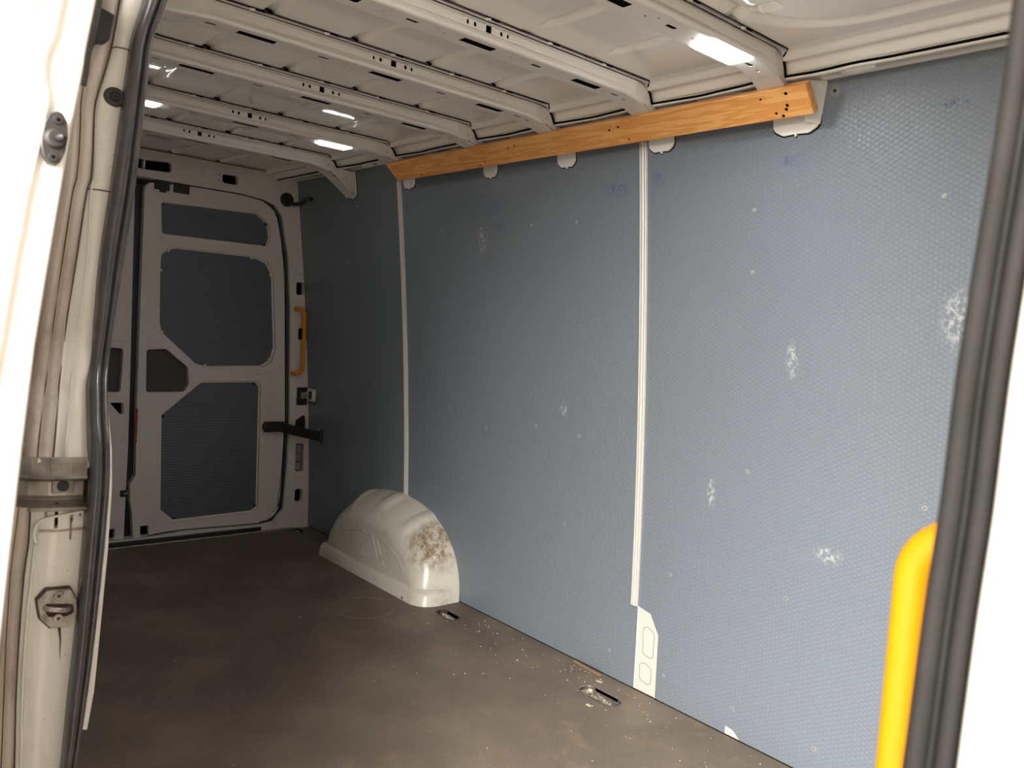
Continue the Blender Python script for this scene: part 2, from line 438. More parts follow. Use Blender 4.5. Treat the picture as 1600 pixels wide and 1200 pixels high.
# ------------------------------------------------------------------ far side wall
def wmap(off): return lambda u, v, d: (u, pf(v) + off + d, v)
outer = [(-0.06, -0.08), (XF, -0.08), (XF, 1.80), (-0.06, 1.80)]
bm = sheet(outer, [], wmap(.007), .05, cuts_v=ZC)
wall = struct(link('wall_right', bm, 'paint'), 'white painted far side of the van body behind grey lining', 'wall')
def panel(outer, label):
    bm = sheet(outer, [], wmap(0.0), .006, cuts_v=ZC)
    return tag(link('lining_panel', bm, 'lining', wall), label)
arch_cut = [(1.318 - .44 + .44 * math.cos(a), .36 * math.sin(a)) for a in [math.pi * k / 16 for k in range(17)]]
panel([(0.0, .001), (0.918, .001), (0.918, 1.770), (0.0, 1.770)], 'rearmost honeycomb lining panel, in shadow')
panel([(0.930, .001), (2.243, .001), (2.243, .275), (2.236, .280), (2.236, 1.770), (0.930, 1.770)], 'middle honeycomb lining panel with blue pen marks')
panel(fillet([(2.336, .001), (XF - .01, .001), (XF - .01, 1.772), (2.246, 1.772), (2.246, .274), (2.300, .262), (2.334, .205)], 0), 'front honeycomb lining panel, brightest')
bm = bmesh.new(); box(bm, (1.96, .8895, .0012), (3.9, .0024, .0026)); link('floor_joint', bm, 'hole', wall)
# trim strips between panels: three fine ridges
for xs, z0 in ((2.236, .272), (0.924, .30)):
    hw = .0125 if xs > 2 else .012
    sec = [(-hw, 0), (-hw, .007), (-hw * .8, .0085), (-hw * .68, .007), (-hw * .6, .0008), (-hw * .42, .0008), (-hw * .34, .0085), (-hw * .15, .0105), (hw * .15, .0105), (hw * .34, .0085), (hw * .42, .0008), (hw * .6, .0008), (hw * .68, .007), (hw * .8, .0085), (hw, .007), (hw, 0)]
    rows = [[(xs + a, pf(z) - b - .0002, z) for a, b in sec] for z in [z0 + (1.69 - z0) * k / 24 for k in range(25)]]
    link('cover_strip', grid(rows), 'strip', wall)
# bare white body patch left by the notch in the front panel
def patch(outer, off, nm, hgt=.003):
    bm = sheet(outer, [], lambda u, v, d: (u, pf(v) + off + d, v), hgt)
    return link(nm, bm, 'strip', wall, bevel=.001)
tag(patch([(2.249, .004), (2.331, .004), (2.330, .200), (2.297, .257), (2.249, .268)], .0035, 'body_patch'), 'bare white body metal showing through a notch')
patch(fillet([(2.275, .125), (2.316, .118), (2.317, .205), (2.285, .218), (2.272, .205)], .012), .0025, 'embossed_pad', .002)
patch(fillet([(2.268, .040), (2.312, .030), (2.313, .085), (2.290, .098), (2.266, .092)], .012), .0025, 'embossed_pad', .002)
for pl in (fillet([(2.275, .125), (2.316, .118), (2.317, .205), (2.285, .218), (2.272, .205)], .012), fillet([(2.268, .040), (2.312, .030), (2.313, .085), (2.290, .098), (2.266, .092)], .012)):
    link('pad_outline', tube([(x, pf(z) + .0024, z) for x, z in pl + [pl[0]]], .0012, 5, caps=False), 'washer', wall, smooth=True)  # grey line paints the edge shade around the pressed pad
patch([(2.262, .030), (2.330, .022), (2.330, .026), (2.262, .034)], .0022, 'seam', .002)
patch([(2.592, .0035), (2.640, .0035), (2.618, .022), (2.592, .026)], -.001, 'torn_edge', .002)
# lining screws
SCR = [(3.0867, 1.4776), (2.6109, 1.4755), (1.7353, 1.4754), (1.9522, 1.4758), (1.456, 1.4765), (1.2098, 1.477), (1.2329, 0.7795), (1.7498, 0.7792), (1.4714, 0.7301), (1.9665, 0.7749), (2.6155, 0.7727), (3.0874, 0.7741), (2.7519, 0.453), (1.9032, 0.4583), (2.3665, 0.4081), (2.138, 0.0869), (2.3615, 0.0855), (2.6106, 0.0848), (2.8619, 0.0797), (2.6096, 1.3146), (0.578, 1.6115), (0.4647, 1.3646), (0.2859, 0.7733), (0.6584, 0.8114)]
for (x, z) in SCR:
    if z < .02: continue
    bm = bmesh.new(); y = pf(z)
    cyl(bm, (x, y + .001, z), (x, y - .0010, z), .0078, 16, .0068)
    w_ = link('screw_washer', bm, 'washer', wall)
    bm = bmesh.new(); cyl(bm, (x, y - .0008, z), (x, y - .0026, z), .0036, 10, .003)
    link('screw', bm, 'screw', w_)
    bm = bmesh.new(); cyl(bm, (x, y - .0024, z), (x, y - .0029, z), .0014, 6); link('screw_recess', bm, 'hole', w_)
bm = bmesh.new(); y = pf(1.745); cyl(bm, (2.826, y + .001, 1.738), (2.826, y - .003, 1.738), .016, 20, .013)
link('screw_washer', bm, 'washer', wall); bm = bmesh.new(); cyl(bm, (2.826, y - .001, 1.738), (2.826, y - .0042, 1.738), .004, 10)
link('screw', bm, 'black', wall)
# thin dark sliver at the floor joint
bm = bmesh.new(); box(bm, (2.065, .868, .004), (.13, .010, .008), Matrix.Rotation(-.06, 3, 'Z'))
tag(link('splinter', bm, 'splinter', bevel=.002, loc=(2.065, .868, 0)), 'brown wooden splinter lying along the foot of the middle lining panel', 'scrap')

# ------------------------------------------------------------------ roof
def zroof(x, y):
    ay = abs(y); z = ZR
    pts = [(0, 1.790), (.53, 1.790), (.553, 1.788), (.574, 1.776), (.598, 1.779), (.620, 1.760), (.634, 1.764), (.66, 1.80)]
    for (a, za), (b, zb) in zip(pts, pts[1:]):
        if a <= ay <= b:
            t = (ay - a) / (b - a); t = t * t * (3 - 2 * t); z = za + (zb - za) * t; break
    # lengthways beads pressed up between the bows
    lo = max([b for b in XB if b < x], default=-1); hi = min([b for b in XB if b >= x], default=9)
    if x < XB[0] and x > XB[-1] - .02 or x < XB[-1]:
        for yc in (.11, .33):
            w = .020
            if lo == XB[1]:
                t = (x - lo - .055) / .035
                w *= 0 if t <= 0 else min(1, math.sqrt(min(1, t)))
            d = abs(ay - yc)
            if w > .002 and d < w:
                e = min(1, (w - d) / .011); z += .011 * e * e * (3 - 2 * e) * min(1, w / .015)
    elif x > XB[0]:
        d = abs(ay - .315)
        if XB[0] < x < XB[0] + .11 and d < .02: z += .009 * (1 - (d / .02) ** 2)
        # big pressed loop in the front roof
        px, py = x - (XB[0] + .03), ay
        R_ = .21; hx = .70; hy = .48
        cx = XB[0] + .03 + hx
        qx = abs(x - cx) - (hx - R_); qy = ay - (hy - R_)
        sd = math.hypot(max(qx, 0), max(qy, 0)) + min(max(qx, qy), 0) - R_
        if abs(sd) < .022: z += .009 * (1 - (sd / .022) ** 2)
        hx2, hy2, R2 = .60, .375, .16
        qx = abs(x - cx) - (hx2 - R2); qy = ay - (hy2 - R2)
        sd = math.hypot(max(qx, 0), max(qy, 0)) + min(max(qx, qy), 0) - R2
        if sd < .0: z += .012 * min(1, -sd / .02)
    return z
xs = []; x = -0.02
while x < XF + .001: xs.append(x); x += .01
ys = [-.66 + .004 * k for k in range(331)]
bm = grid([[(x, y, zroof(x, y)) for y in ys] for x in xs])
ceil = struct(link('ceiling', bm, 'roof', smooth=True), 'glossy white pressed steel roof skin', 'ceiling')
bm = bmesh.new(); box(bm, (1.95, 0, 1.87), (4.1, 1.86, .03)); box(bm, (1.95, .84, 1.84), (4.1, .10, .08)); box(bm, (1.95, -.84, 1.84), (4.1, .10, .08))
link('roof_top', bm, 'paint', ceil)
for xb in XB[2:]:
    for yc in (-.33, -.11, .11, .33):
        bm = bmesh.new(); box(bm, (xb + .002, yc - .006, 1.793), (.006, .030, .006), Matrix.Rotation(.5, 3, 'Z'))
        link('bead_mouth', bm, 'hole', ceil, bevel=.003)
# side rails: wavy inner lip, ledge and rounded bead above the lining
def rail(sg):
    rows = []; lip = []
    x = 0.0
    while x < XF:
        near = min([abs(x - (b - .09)) for b in XB])
        nf = min([abs(x - (b + .10)) for b in XB])
        wob = .010 * math.exp(-(near / .07) ** 2) - .006 * math.exp(-(nf / .05) ** 2)
        if x > XB[0]: wob = .006 * math.exp(-((x - 2.93) / .05) ** 2) + (.010 if x > 3.30 else 0)
        a = .622 - wob
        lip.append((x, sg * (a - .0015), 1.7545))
        rows.append([(x, sg * q, z) for q, z in ((a + .004, 1.768), (a, 1.752), (a + .004, 1.748), (.655, 1.756), (.690, 1.763), (.700, 1.764), (.708, 1.762), (.718, 1.763), (.724, 1.768), (pf(1.776) + .004, 1.776), (pf(1.776) + .03, 1.79))])
        x += .02
    link('rail_gap_shade', tube(lip, .0030, 6), 'hole', ceil, smooth=True)  # dark tube paints the shade in the gap along the rail
    return grid(rows)
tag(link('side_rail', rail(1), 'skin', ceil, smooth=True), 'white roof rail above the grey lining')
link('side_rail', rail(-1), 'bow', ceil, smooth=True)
# oval pads on the rail
for b in XB:
    for dx in (.105, -.235):
        x = b + dx
        if x < .1 or x > 3.2 or any(abs(x - (c - .03)) < .09 for c in XB): continue
        bm = bmesh.new(); r_ = bmesh.ops.create_uvsphere(bm, u_segments=16, v_segments=8, radius=1)
        bmesh.ops.transform(bm, matrix=Matrix.Translation((x, .668, 1.757)) @ Matrix.Diagonal((.042, .020, .007, 1)), verts=bm.verts)
        link('oval_pad', bm, 'bow', ceil, smooth=True)
# wavy dark lip is a solid tube, not an opening between roof skin and rail
def bow(k, xb):
    dy = lambda y: -.10 * max(0, (abs(y) - .45) / .28) ** 1.5
    root = empty('roof_bow', (xb, 0, 1.738)); root.parent = ceil
    full = k == 5
    g = [(.56, 1.733), (.70, 1.665), (.726, 1.672)] if full else [(.56, 1.737), (.61, 1.733), (.722, 1.700)]
    front = [(-.46, 1.746), (.46, 1.746)] + g + [(.728, 1.755), (.64, 1.752), (.600, 1.749), (.585, 1.765), (.565, 1.777), (.54, 1.781),
             (-.54, 1.781), (-.565, 1.777), (-.585, 1.765), (-.600, 1.749), (-.64, 1.752), (-.728, 1.755), (-.722, 1.700), (-.61, 1.733), (-.56, 1.737)]
    holes = [rect(0, 1.7635, .0155, .0155)] + [circ(y, 1.7635, .0042 if abs(y) < .05 else .0034, 10, .0055) for y in (-.058, -.038, .036, .055)]
    holes += [circ(y, 1.752, .0026, 10, .0035) for y in (-.553, .553)] + [circ(.665, 1.722, .003, 8), circ(-.655, 1.722, .003, 8)]
    bm = sheet(front, holes, lambda u, v, d: (xb - d + dy(u), u, v), .0015, cuts_u=[-.7, -.64, -.6, -.56, -.52, -.5, .5, .52, .56, .6, .64, .7])
    ys_ = [-.56, -.54, -.50, -.46, -.3, -.15, 0, .15, .3, .46, .50, .54, .56]
    zb = lambda y: 1.738 - (.013 if full else .004) * max(0, (abs(y) - .46) / .10)
    sec = [(0, .008), (-.0012, .0045), (-.0035, .0016), (-.008, 0)]
    grid([[(xb + a + dy(y), y, zb(y) + c) for a, c in sec] for y in ys_], bm)
    sec = [(0, 1.781), (-.001, 1.7845), (-.004, 1.7870), (-.010, 1.7875)]
    grid([[(xb + a, y, c) for a, c in sec] for y in (-.54, -.3, 0, .3, .54)], bm)
    # bottom with slots
    ho = []
    for y, w, l in ((0, .026, .092), (.345, .026, .092), (-.345, .026, .092), (.175, .011, .030), (-.175, .011, .030), (.452, .010, .026), (-.452, .010, .026), (-.505, .006, .012), (.495, .006, .016)):
        if (k in (0, 4)) and abs(abs(y) - .345) < .01: continue
        ho.append(fillet([(xb - .036 - w / 2, y - l / 2), (xb - .036 + w / 2, y - l / 2), (xb - .036 + w / 2, y + l / 2), (xb - .036 - w / 2, y + l / 2)], .003, 2))
    for y in (-.24, -.115, -.09, .10, .125, .25, .41, -.41, .53):
        ho.append(circ(xb - .034 + (.008 if int(abs(y) * 1000) % 2 else -.006), y, .0028, 8, .0042))
    bo = [(xb - .070, -.56), (xb - .008, -.56), (xb - .008, .56), (xb - .070, .56)]
    sheet(bo, ho, lambda u, v, d: (u + dy(v), v, zb(v) + d), .0012, cuts_v=[-.54, -.52, -.50, -.48, -.46, .46, .48, .50, .52, .54], bm=bm)
    # sloping foot plate below the gusset
    for sg in (1, -1):
        pl = [(.54, zb(.54)), (.56, zb(.56)), (.63, 1.697), (.70, 1.6635), (.728, 1.650)] if full else [(.54, zb(.54)), (.56, zb(.56)), (.61, 1.731), (.722, 1.698)]
        grid([[(xb + dy(y), sg * y, z), (xb - .035 + dy(y), sg * y, z - .001), (xb - .070 + dy(y), sg * y, z)] for y, z in pl], bm)
    # rear web
    grid([[(xb - .070 + dy(y), y, zb(y)), (xb - .071 + dy(y), y, 1.782)] for y in ys_], bm)
    o = link('roof_bow', bm, 'bow', ceil)
    # dark cavity behind holes
    bm = bmesh.new(); box(bm, (xb - .037, 0, 1.761), (.046, .90, .036))
    for sg in (1, -1): box(bm, (xb - .014 + dy(.553), sg * .553, 1.752), (.012, .010, .012))
    c = link('bow_cavity', bm, 'hole', o)
    for sg in (1, -1):
        ln = [(xb + .0012, sg * y, 1.7884) for y in (0, .2, .4, .54)] + [(xb + .0012 + dy(y), sg * y, z) for y, z in ((.567, 1.783), (.588, 1.770), (.603, 1.753), (.625, 1.7545), (.64, 1.757))]
        link('bow_gap', tube(ln, [.0011, .0011, .0012, .0016, .0024, .0032, .0034, .0026, .001], 6), 'hole', o, smooth=True)
    # spot clips on the top edge
    bm = bmesh.new()
    for y in (-.37, -.185, .0, .185, .37):
        box(bm, (xb + .0005, y - .004, 1.7835), (.005, .015, .006), Matrix.Rotation(.15, 3, 'X'))
    link('bow_clips', bm, 'paint', o, bevel=.0015)
    bm = bmesh.new()
    for y in (-.37, -.185, .0, .185, .37):
        box(bm, (xb + .0006, y + .016, 1.7872), (.004, .022, .0032))
    link('bow_notches', bm, 'hole', o)
    bpy.data.objects.remove(root)
    return o
for k, xb in enumerate(XB): bow(k, xb)
# feet of the bows on the far wall: rounded bracket tabs standing proud of the lining
FEET = [(2.727, .062, 1.650), (2.304, .045, 1.655), (1.915, .040, 1.650), (1.525, .037, 1.652), (1.0, .040, 1.655), (.538, .034, 1.648)]
for (x, hw, z0) in FEET:
    o_ = fillet([(x - hw, 1.772), (x - hw, z0 + .015), (x - hw * .55, z0), (x - .004, z0 + .002), (x, z0 - .008), (x + .004, z0 + .002), (x + hw * .55, z0), (x + hw, z0 + .015), (x + hw, 1.772)], [0, .02, .012, .002, .002, .002, .012, .02, 0], 4)
    bm = sheet(o_, [], lambda u, v, d: (u, pf(v) - .007 + d, v), .0065)
    ft = link('bow_foot', bm, 'paint', ceil, bevel=.002)
    o2 = [(q[0] * 1.0 + (q[0] - x) * .07, q[1] - .003) for q in o_]
    link('foot_shade', sheet(o2, [], lambda u, v, d: (u, pf(v) - .0012 + d, v), .001), 'hole', ft)  # dark sheet behind the foot paints its shadow outline on the lining
    bm = sheet(fillet(rect(x, z0 + .045, hw * .5, .022), .002), [], lambda u, v, d: (u, pf(v) - .0082 + d, v), .0012)
    link('foot_emboss', bm, 'bow', ft, bevel=.0005)
# side web under bow A's end, beside the batten
bm = bmesh.new()
grid([[(2.795, .655, 1.752), (2.800, .700, 1.760), (2.806, pf(1.765) - .001, 1.765)], [(2.782, .672, 1.712), (2.788, .70, 1.712), (2.797, pf(1.71) - .001, 1.712)], [(2.770, .700, 1.668), (2.778, .72, 1.668), (2.790, pf(1.668) - .001, 1.668)]], bm)
link('bow_web', bm, 'bow', ceil, smooth=True)

# LED lights let into the roof bows
for (xb, y, lab) in ((XB[0], .350, 'lit white roof light let into the nearest roof bow, above the wooden batten'),
                     (XB[4], .335, 'lit white roof light in the far bow, on the side of the grey lined wall'),
                     (XB[4], -.345, 'lit white roof light in the far bow, beside the rubber door seal'),
                     (XB[0], -.345, None)):
    if lab is None: lab = 'lit white roof light in the nearest bow, over the side door side'
    L = .138 if xb > 2 else .118
    root = empty('roof_light', (xb - .036, y, 1.738))
    tag(root, lab, 'light', 'roof lights let into the bows')
    bm = bmesh.new(); box(bm, (xb - .037, y, 1.7368), (.060 if xb > 2 else .052, L + .008, .0045))
    link('housing', bm, 'lens_dim', root, bevel=.0018)
    bm = bmesh.new(); box(bm, (xb - .037, y, 1.7335), (.050 if xb > 2 else .044, L - .012, .005))
    link('lens', bm, 'lens' if xb > 2 else 'lens_dim', root, bevel=.002)

# ------------------------------------------------------------------ rear end: frame and doors
yo = lambda z: pf(z) + .01
frame_o = [(-pf(-.02) - .02, -.02)] + [(-yo(z), z) for z in [.2 * k for k in range(1, 9)]] + [(-.735, 1.79), (.735, 1.79)] + [(yo(z), z) for z in [.2 * k for k in range(8, 0, -1)]] + [(pf(-.02) + .02, -.02)]
leaf_r = [(-0.0274, 1.6358), (0.2019, 1.6578), (0.4523, 1.6577), (0.5555, 1.6466), (0.6126, 1.6276), (0.6521, 1.5802), (0.6978, 1.3772), (0.7221, 1.139), (0.7521, 0.5685), (0.7526, 0.3197), (0.7439, 0.1065), (0.6918, 0.0448), (0.6205, 0.0356), (0.2396, 0.0446), (0.092, 0.0337), (-0.0053, 0.033)]
YL = leaf_r[0][0]
op = [(max(q[0], -.0), q[1]) for q in leaf_r]
open_r = [(y + .004, z + (.004 if z > 1 else -.004)) for y, z in op]
opening = [(0.0, open_r[0][1] + .004)] + [q for q in open_r[1:-1] if q[0] > .03] + [(0.0, -.01)]
opening_full = [(-y, z) for y, z in opening[1:-1]][::-1]
hole = opening[1:-1] + opening_full
posts = []
POST = [[(0.7493, 1.267), (0.7911, 1.2709), (0.7951, 1.2062), (0.7531, 1.2028)], [(0.7736, 1.0352), (0.8195, 1.0377), (0.8232, 0.9787), (0.7771, 0.9766)], [(0.7846, 0.7335), (0.8417, 0.734), (0.8474, 0.6405), (0.7902, 0.6409)],
        [(0.795, 0.4411), (0.8417, 0.4393), (0.8469, 0.294), (0.8, 0.2968)], [(0.8056, 0.2022), (0.849, 0.1989), (0.8495, 0.1309), (0.8061, 0.1346)]]
HEAD = [[(-0.0047, 1.7373), (0.1155, 1.7458), (0.1174, 1.7006), (-0.003, 1.6958)], [(0.3492, 1.7391), (0.423, 1.7402), (0.4253, 1.6955), (0.3482, 1.6973)]]
dots = [(0.3344, 1.7305), (0.3326, 1.7065), (0.7607, 1.3101), (0.8042, 0.2259), (0.6923, 1.472)]
allh = [fillet(q, .012, 4) for q in HEAD] + [fillet(q, .01, 4) for q in POST] + [circ(y, z, .004, 8) for y, z in dots]
mir = [[(-y, z) for y, z in L] for L in allh]
bm = sheet(frame_o, [hole] + allh + mir, lambda u, v, d: (-d * .9, u, v), .07)
rear = struct(link('wall_rear', bm, 'inner', bevel=.003), 'white painted rear door frame with punched holes', 'wall')
bm = bmesh.new()
for sg in (1, -1):
    box(bm, (-.04, sg * .80, .85), (.02, .10, 1.5))
box(bm, (-.04, 0, 1.735), (.02, 1.4, .08))
link('frame_cavity', bm, 'hole', rear)
# rubber seal following the rear opening
loop = [(-.012, y, z) for y, z in opening[1:-1]]
path = smooth_path([(-.030, q[1] - .004 if q[1] > 0 else q[1], q[2]) for q in loop], 3)
link('rear_door_seal', tube(path, .012, 8), 'black', rear, smooth=True)
bm = bmesh.new(); box(bm, (-.22, 0, .85), (.02, 2.0, 2.0)); 
tag(link('outer_shell', bm, 'hole', rear), None)

def PPoly(*a): return list(a)
P_TOP = [(0.0821, 1.5679), (0.5386, 1.5804), (0.5967, 1.5389), (0.6105, 1.4718), (0.5962, 1.4292), (0.0909, 1.4258)]
P_MID = [(0.092, 1.2671), (0.0946, 1.3368), (0.1216, 1.3632), (0.161, 1.3737), (0.5334, 1.3749), (0.6039, 1.3514), (0.637, 1.2979), (0.6683, 0.9251), (0.6515, 0.8599), (0.6027, 0.8297), (0.3223, 0.8199), (0.2765, 0.831), (0.1098, 0.977), (0.0996, 1.0204)]
P_HEX = [(0.0488, 0.8982), (0.1357, 0.9045), (0.2382, 0.821), (0.245, 0.7364), (0.2256, 0.7059), (0.0539, 0.7023)]
P_LOW = [(0.1259, 0.5982), (0.3041, 0.7553), (0.5797, 0.7619), (0.6008, 0.7429), (0.6184, 0.1103), (0.5924, 0.093), (0.2001, 0.0842), (0.1395, 0.1392)]
LOCK = [[(0.0509, 1.6538), (0.1174, 1.6566), (0.1187, 1.6282), (0.052, 1.6256)], [(0.1345, 1.6538), (0.206, 1.6572), (0.2074, 1.6254), (0.1359, 1.6224)]]
SLOT_B = [(0.0538, 0.0813), (0.0905, 0.0804), (0.0923, 0.0348), (0.0557, 0.0329)]
leafpts = [(0.0122, 1.5993), (0.0164, 1.6281), (0.0348, 1.6454), (0.2089, 1.6577), (0.4607, 1.6575), (0.5579, 1.6453), (0.6021, 1.621), (0.6382, 1.573), (0.68, 1.3756), (0.7041, 1.1371), (0.7372, 0.5661), (0.7341, 0.3172), (0.7213, 0.1143), (0.6793, 0.0581), (0.6224, 0.0373), (0.2465, 0.0421), (0.098, 0.0341), (0.0253, 0.0275), (0.0149, 0.151), (0.0045, 0.2055), (0.0017, 0.2797), (0.0248, 0.3226), (0.018, 0.5646), (0.0165, 0.7401), (0.0137, 1.0872), (0.0132, 1.373)]
left_edge = [(-0.0161, 0.0293), (-0.0144, 0.272), (-0.013, 0.4483), (-0.0161, 0.7397), (-0.0214, 1.0847), (-0.029, 1.6205)]
TRI = [(-0.0985, 0.656), (-0.0399, 0.6557), (-0.0379, 0.6035), (-0.0513, 0.6008)]
def leaf(sg, name, label):
    root = empty(name, (-.02, sg * .40, 0)); struct(root, label, 'door')
    mp = lambda u, v, d: (-.020 - d, sg * u, v)
    lp = leafpts
    if sg < 0:
        lp = [q for q in leafpts if q[0] > .10] + [(-y, z) for y, z in left_edge]
    hs = [fillet(P_TOP, .02, 4), P_MID, fillet(P_HEX, .012, 4), fillet(P_LOW, .012, 4), fillet(SLOT_B, .002, 2)]
    if sg < 0: hs.append(fillet([(-y, z) for y, z in TRI], .004, 3))
    bm = sheet(lp, hs, mp, .035)
    link('door_frame', bm, 'inner', root, bevel=.0045, seg=3)
    # inner flange around the two big openings
    for poly in (P_MID, P_LOW, P_TOP):
        c = Vector((sum(q[0] for q in poly) / len(poly), sum(q[1] for q in poly) / len(poly)))
        inn = [tuple(c + (Vector(q) - c) * .965) for q in poly]
        rows = [[mp(y, z, .016) for y, z in poly], [mp(y, z, .018) for y, z in inn]]
        link('opening_flange', grid(rows, close=True), 'inner', root)
        outp = [tuple(c + (Vector(q) - c) * 1.01) for q in poly]
        lb = link('lining_board', sheet(outp, [], lambda u, v, d: (-.0375 - d, sg * u, v), .005), 'doorlining', root)
        n = len(inn)
        for q in inn[::2]:
            bm = bmesh.new(); qq = c + (Vector(q) - c) * (.985 if poly is not P_MID else 1.0)
            cyl(bm, (-.038, sg * qq.x, qq.y), (-.033, sg * qq.x, qq.y), .008, 10, .006)
            link('clip', bm, 'black' if poly is not P_MID else 'inner', lb)
    y0 = min(q[0] for q in P_HEX) - .01; y1 = max(q[0] for q in P_HEX) + .01; z0 = min(q[1] for q in P_HEX) - .01; z1 = max(q[1] for q in P_HEX) + .01
    bm = bmesh.new(); box(bm, (-.052, sg * (y0 + y1) / 2, (z0 + z1) / 2), (.004, y1 - y0, z1 - z0))
    tag(link('cavity_back', bm, 'brownhole', root), 'brown cavity behind the six-sided hole')
    y0 = min(q[0] for q in SLOT_B); bm = bmesh.new(); box(bm, (-.05, sg * (y0 + .02), .03), (.004, .07, .09))
    link('slot_back', bm, 'hole', root)
    # embossed marks
    for poly in ([(0.0502, 0.9303), (0.1004, 0.9325), (0.1238, 0.9158), (0.1071, 0.9092), (0.0512, 0.907)], [(0.0833, 1.4075), (0.1255, 1.4042), (0.0932, 1.3713)]):
        path = [mp(y, z, -.0005) for y, z in poly] + [mp(*poly[0], -.0005)]
        link('emboss_line', tube(path, .0014, 5), 'inner', root, smooth=True)
    # raised shoulder ridges
    link('ridge', tube(smooth_path([mp(y, z, .003) for y, z in [(0.7157, 0.8781), (0.7076, 0.8387), (0.6546, 0.805), (0.5712, 0.797)]], 4), .006, 6), 'inner', root, smooth=True)
    return root
def lock_box(root, sg):
    for k, q in enumerate(LOCK):
        ym = sum(a[0] for a in q) / 4; zm = sum(a[1] for a in q) / 4
        w = max(a[0] for a in q) - min(a[0] for a in q); h = .042
        bm = bmesh.new(); box(bm, (-.020, sg * ym, zm), (.006, w, h))
        if k == 0: box(bm, (-.018, sg * (ym + .005), zm - .022), (.006, w * .45, .02)); box(bm, (-.015, sg * (ym - w * .3), zm + .005), (.008, w * .3, .02))
        link('upper_lock', bm, 'black', root, bevel=.003)
dr = leaf(1, 'door_1', 'rear right door leaf seen from inside, white with dark grey boards'); lock_box(dr, 1)
dl = leaf(-1, 'door_2', 'rear left door leaf, half hidden behind the side door seal')
# centre edge of the right leaf: black weather strip, red reflector, latch
strip = [(-0.0144, 1.6362), (-0.0071, 1.3142), (-0.0013, 1.0277), (0.0046, 0.7374), (0.0106, 0.4433), (0.0037, 0.2657), (0.0028, 0.1466), (-0.0086, 0.0132)]
bm = grid([[(-.062, y - .045, z), (-.058, y - .02, z), (-.058, y + .02, z), (-.062, y + .045, z)] for y, z in strip])
tag(link('centre_weather_strip', bm, 'black', dr, smooth=True), 'black rubber strip between the leaves')
rz = [(0.0137, 0.6299), (0.0199, 0.4715)]
bm = bmesh.new(); box(bm, (-.014, rz[0][0], (rz[0][1] + rz[1][1]) / 2), (.006, .014, rz[0][1] - rz[1][1]))
tag(link('reflector', bm, 'red', dr, bevel=.002), 'red reflector strip')
lt = [(-0.0228, 0.2413)][0]
bm = bmesh.new(); box(bm, (-.016, lt[0] - .002, lt[1]), (.016, .030, .030)); link('latch_pocket', bm, 'black', dl, bevel=.003)
bm = bmesh.new(); cyl(bm, (-.004, lt[0] - .006, lt[1] + .001), (-.004, lt[0] + .024, lt[1] + .001), .004, 8)
link('latch_bolt', bm, 'steel', dl, smooth=True)
# check strap on the right leaf
a = [(0.6158, 0.5336)][0]; b = [(0.7149, 0.5279)][0]
root = empty('door_check_strap', (.01, b[0], b[1]))
tag(root, 'black door check strap running from the rear door to the side lining', 'door check')
bm = bmesh.new(); box(bm, (.012, (a[0] + b[0]) / 2, a[1]), (.022, b[0] - a[0] + .004, .052)); box(bm, (.012, a[0] - .003, a[1] + .002), (.016, .012, .028))
link('strap_socket', bm, 'black', root, bevel=.004)
e = (0.19, .835, .505)
bm = bmesh.new()
P0 = Vector((.015, b[0], b[1])); P1 = Vector(e)
rows = []
for t in (0, .25, .5, .75, 1.0):
    c = P0.lerp(P1, t); h = .026 - .002 * t
    rows.append([(c.x - .004, c.y - .005, c.z - h), (c.x + .004, c.y - .005, c.z - h), (c.x + .004, c.y - .005, c.z + h), (c.x - .004, c.y - .005, c.z + h)])
grid(rows, bm, close=True); bm.verts.ensure_lookup_table(); bm.faces.new(bm.verts[-4:]); bm.faces.new(bm.verts[:4])
link('strap', bm, 'black', root, bevel=.002)
bm = bmesh.new(); box(bm, e, (.016, .016, .064)); link('strap_end', bm, 'black', root, bevel=.005)
bm = bmesh.new(); cyl(bm, (e[0] - .024, e[1] - .005, e[2] + .034), (e[0] - .016, e[1] - .005, e[2] + .034), .005, 8)
link('strap_rivet', bm, 'screw', root)
bm = bmesh.new(); cyl(bm, (e[0] - .024, e[1] - .005, e[2] - .030), (e[0] - .016, e[1] - .005, e[2] - .030), .005, 8)
link('strap_rivet', bm, 'screw', root)
c = [(0.8199, 0.5278)][0]
bm = sheet(fillet([(c[0] - .035, c[1] + .035), (c[0] + .012, c[1] + .065), (c[0] + .018, c[1] + .03), (c[0] + .018, c[1] - .03), (c[0] + .012, c[1] - .055), (c[0] - .035, c[1] - .028)], .006), [], lambda u, v, d: (.008 - d, u, v), .006)
link('strap_bracket', bm, 'black', root, bevel=.001)
# latch catch on the post above it
c = [(0.8138, 0.6877)][0]
root = empty('door_catch', (0.004, c[0], c[1])); tag(root, 'black rear door catch on the post below the yellow grab handle', 'catch')
bm = bmesh.new(); box(bm, (0.0, c[0], c[1]), (.012, .058, .092)); link('catch_plate', bm, 'black', root, bevel=.003)
bm = bmesh.new(); box(bm, (.014, c[0] + .020, c[1] + .006), (.022, .06, .034)); cyl(bm, (.03, c[0] - .01, c[1] + .005), (.03, c[0] + .045, c[1] + .005), .006, 8)
link('catch_jaw', bm, 'steel', root, bevel=.002)
bm = bmesh.new(); box(bm, (.060, pf(.70) - .012, .70), (.075, .02, .065)); link('catch_bracket', bm, 'inner', root, bevel=.010, seg=3)
bm = bmesh.new(); box(bm, (.070, pf(.70) - .024, .70), (.030, .008, .040)); link('catch_socket', bm, 'black', root, bevel=.004)
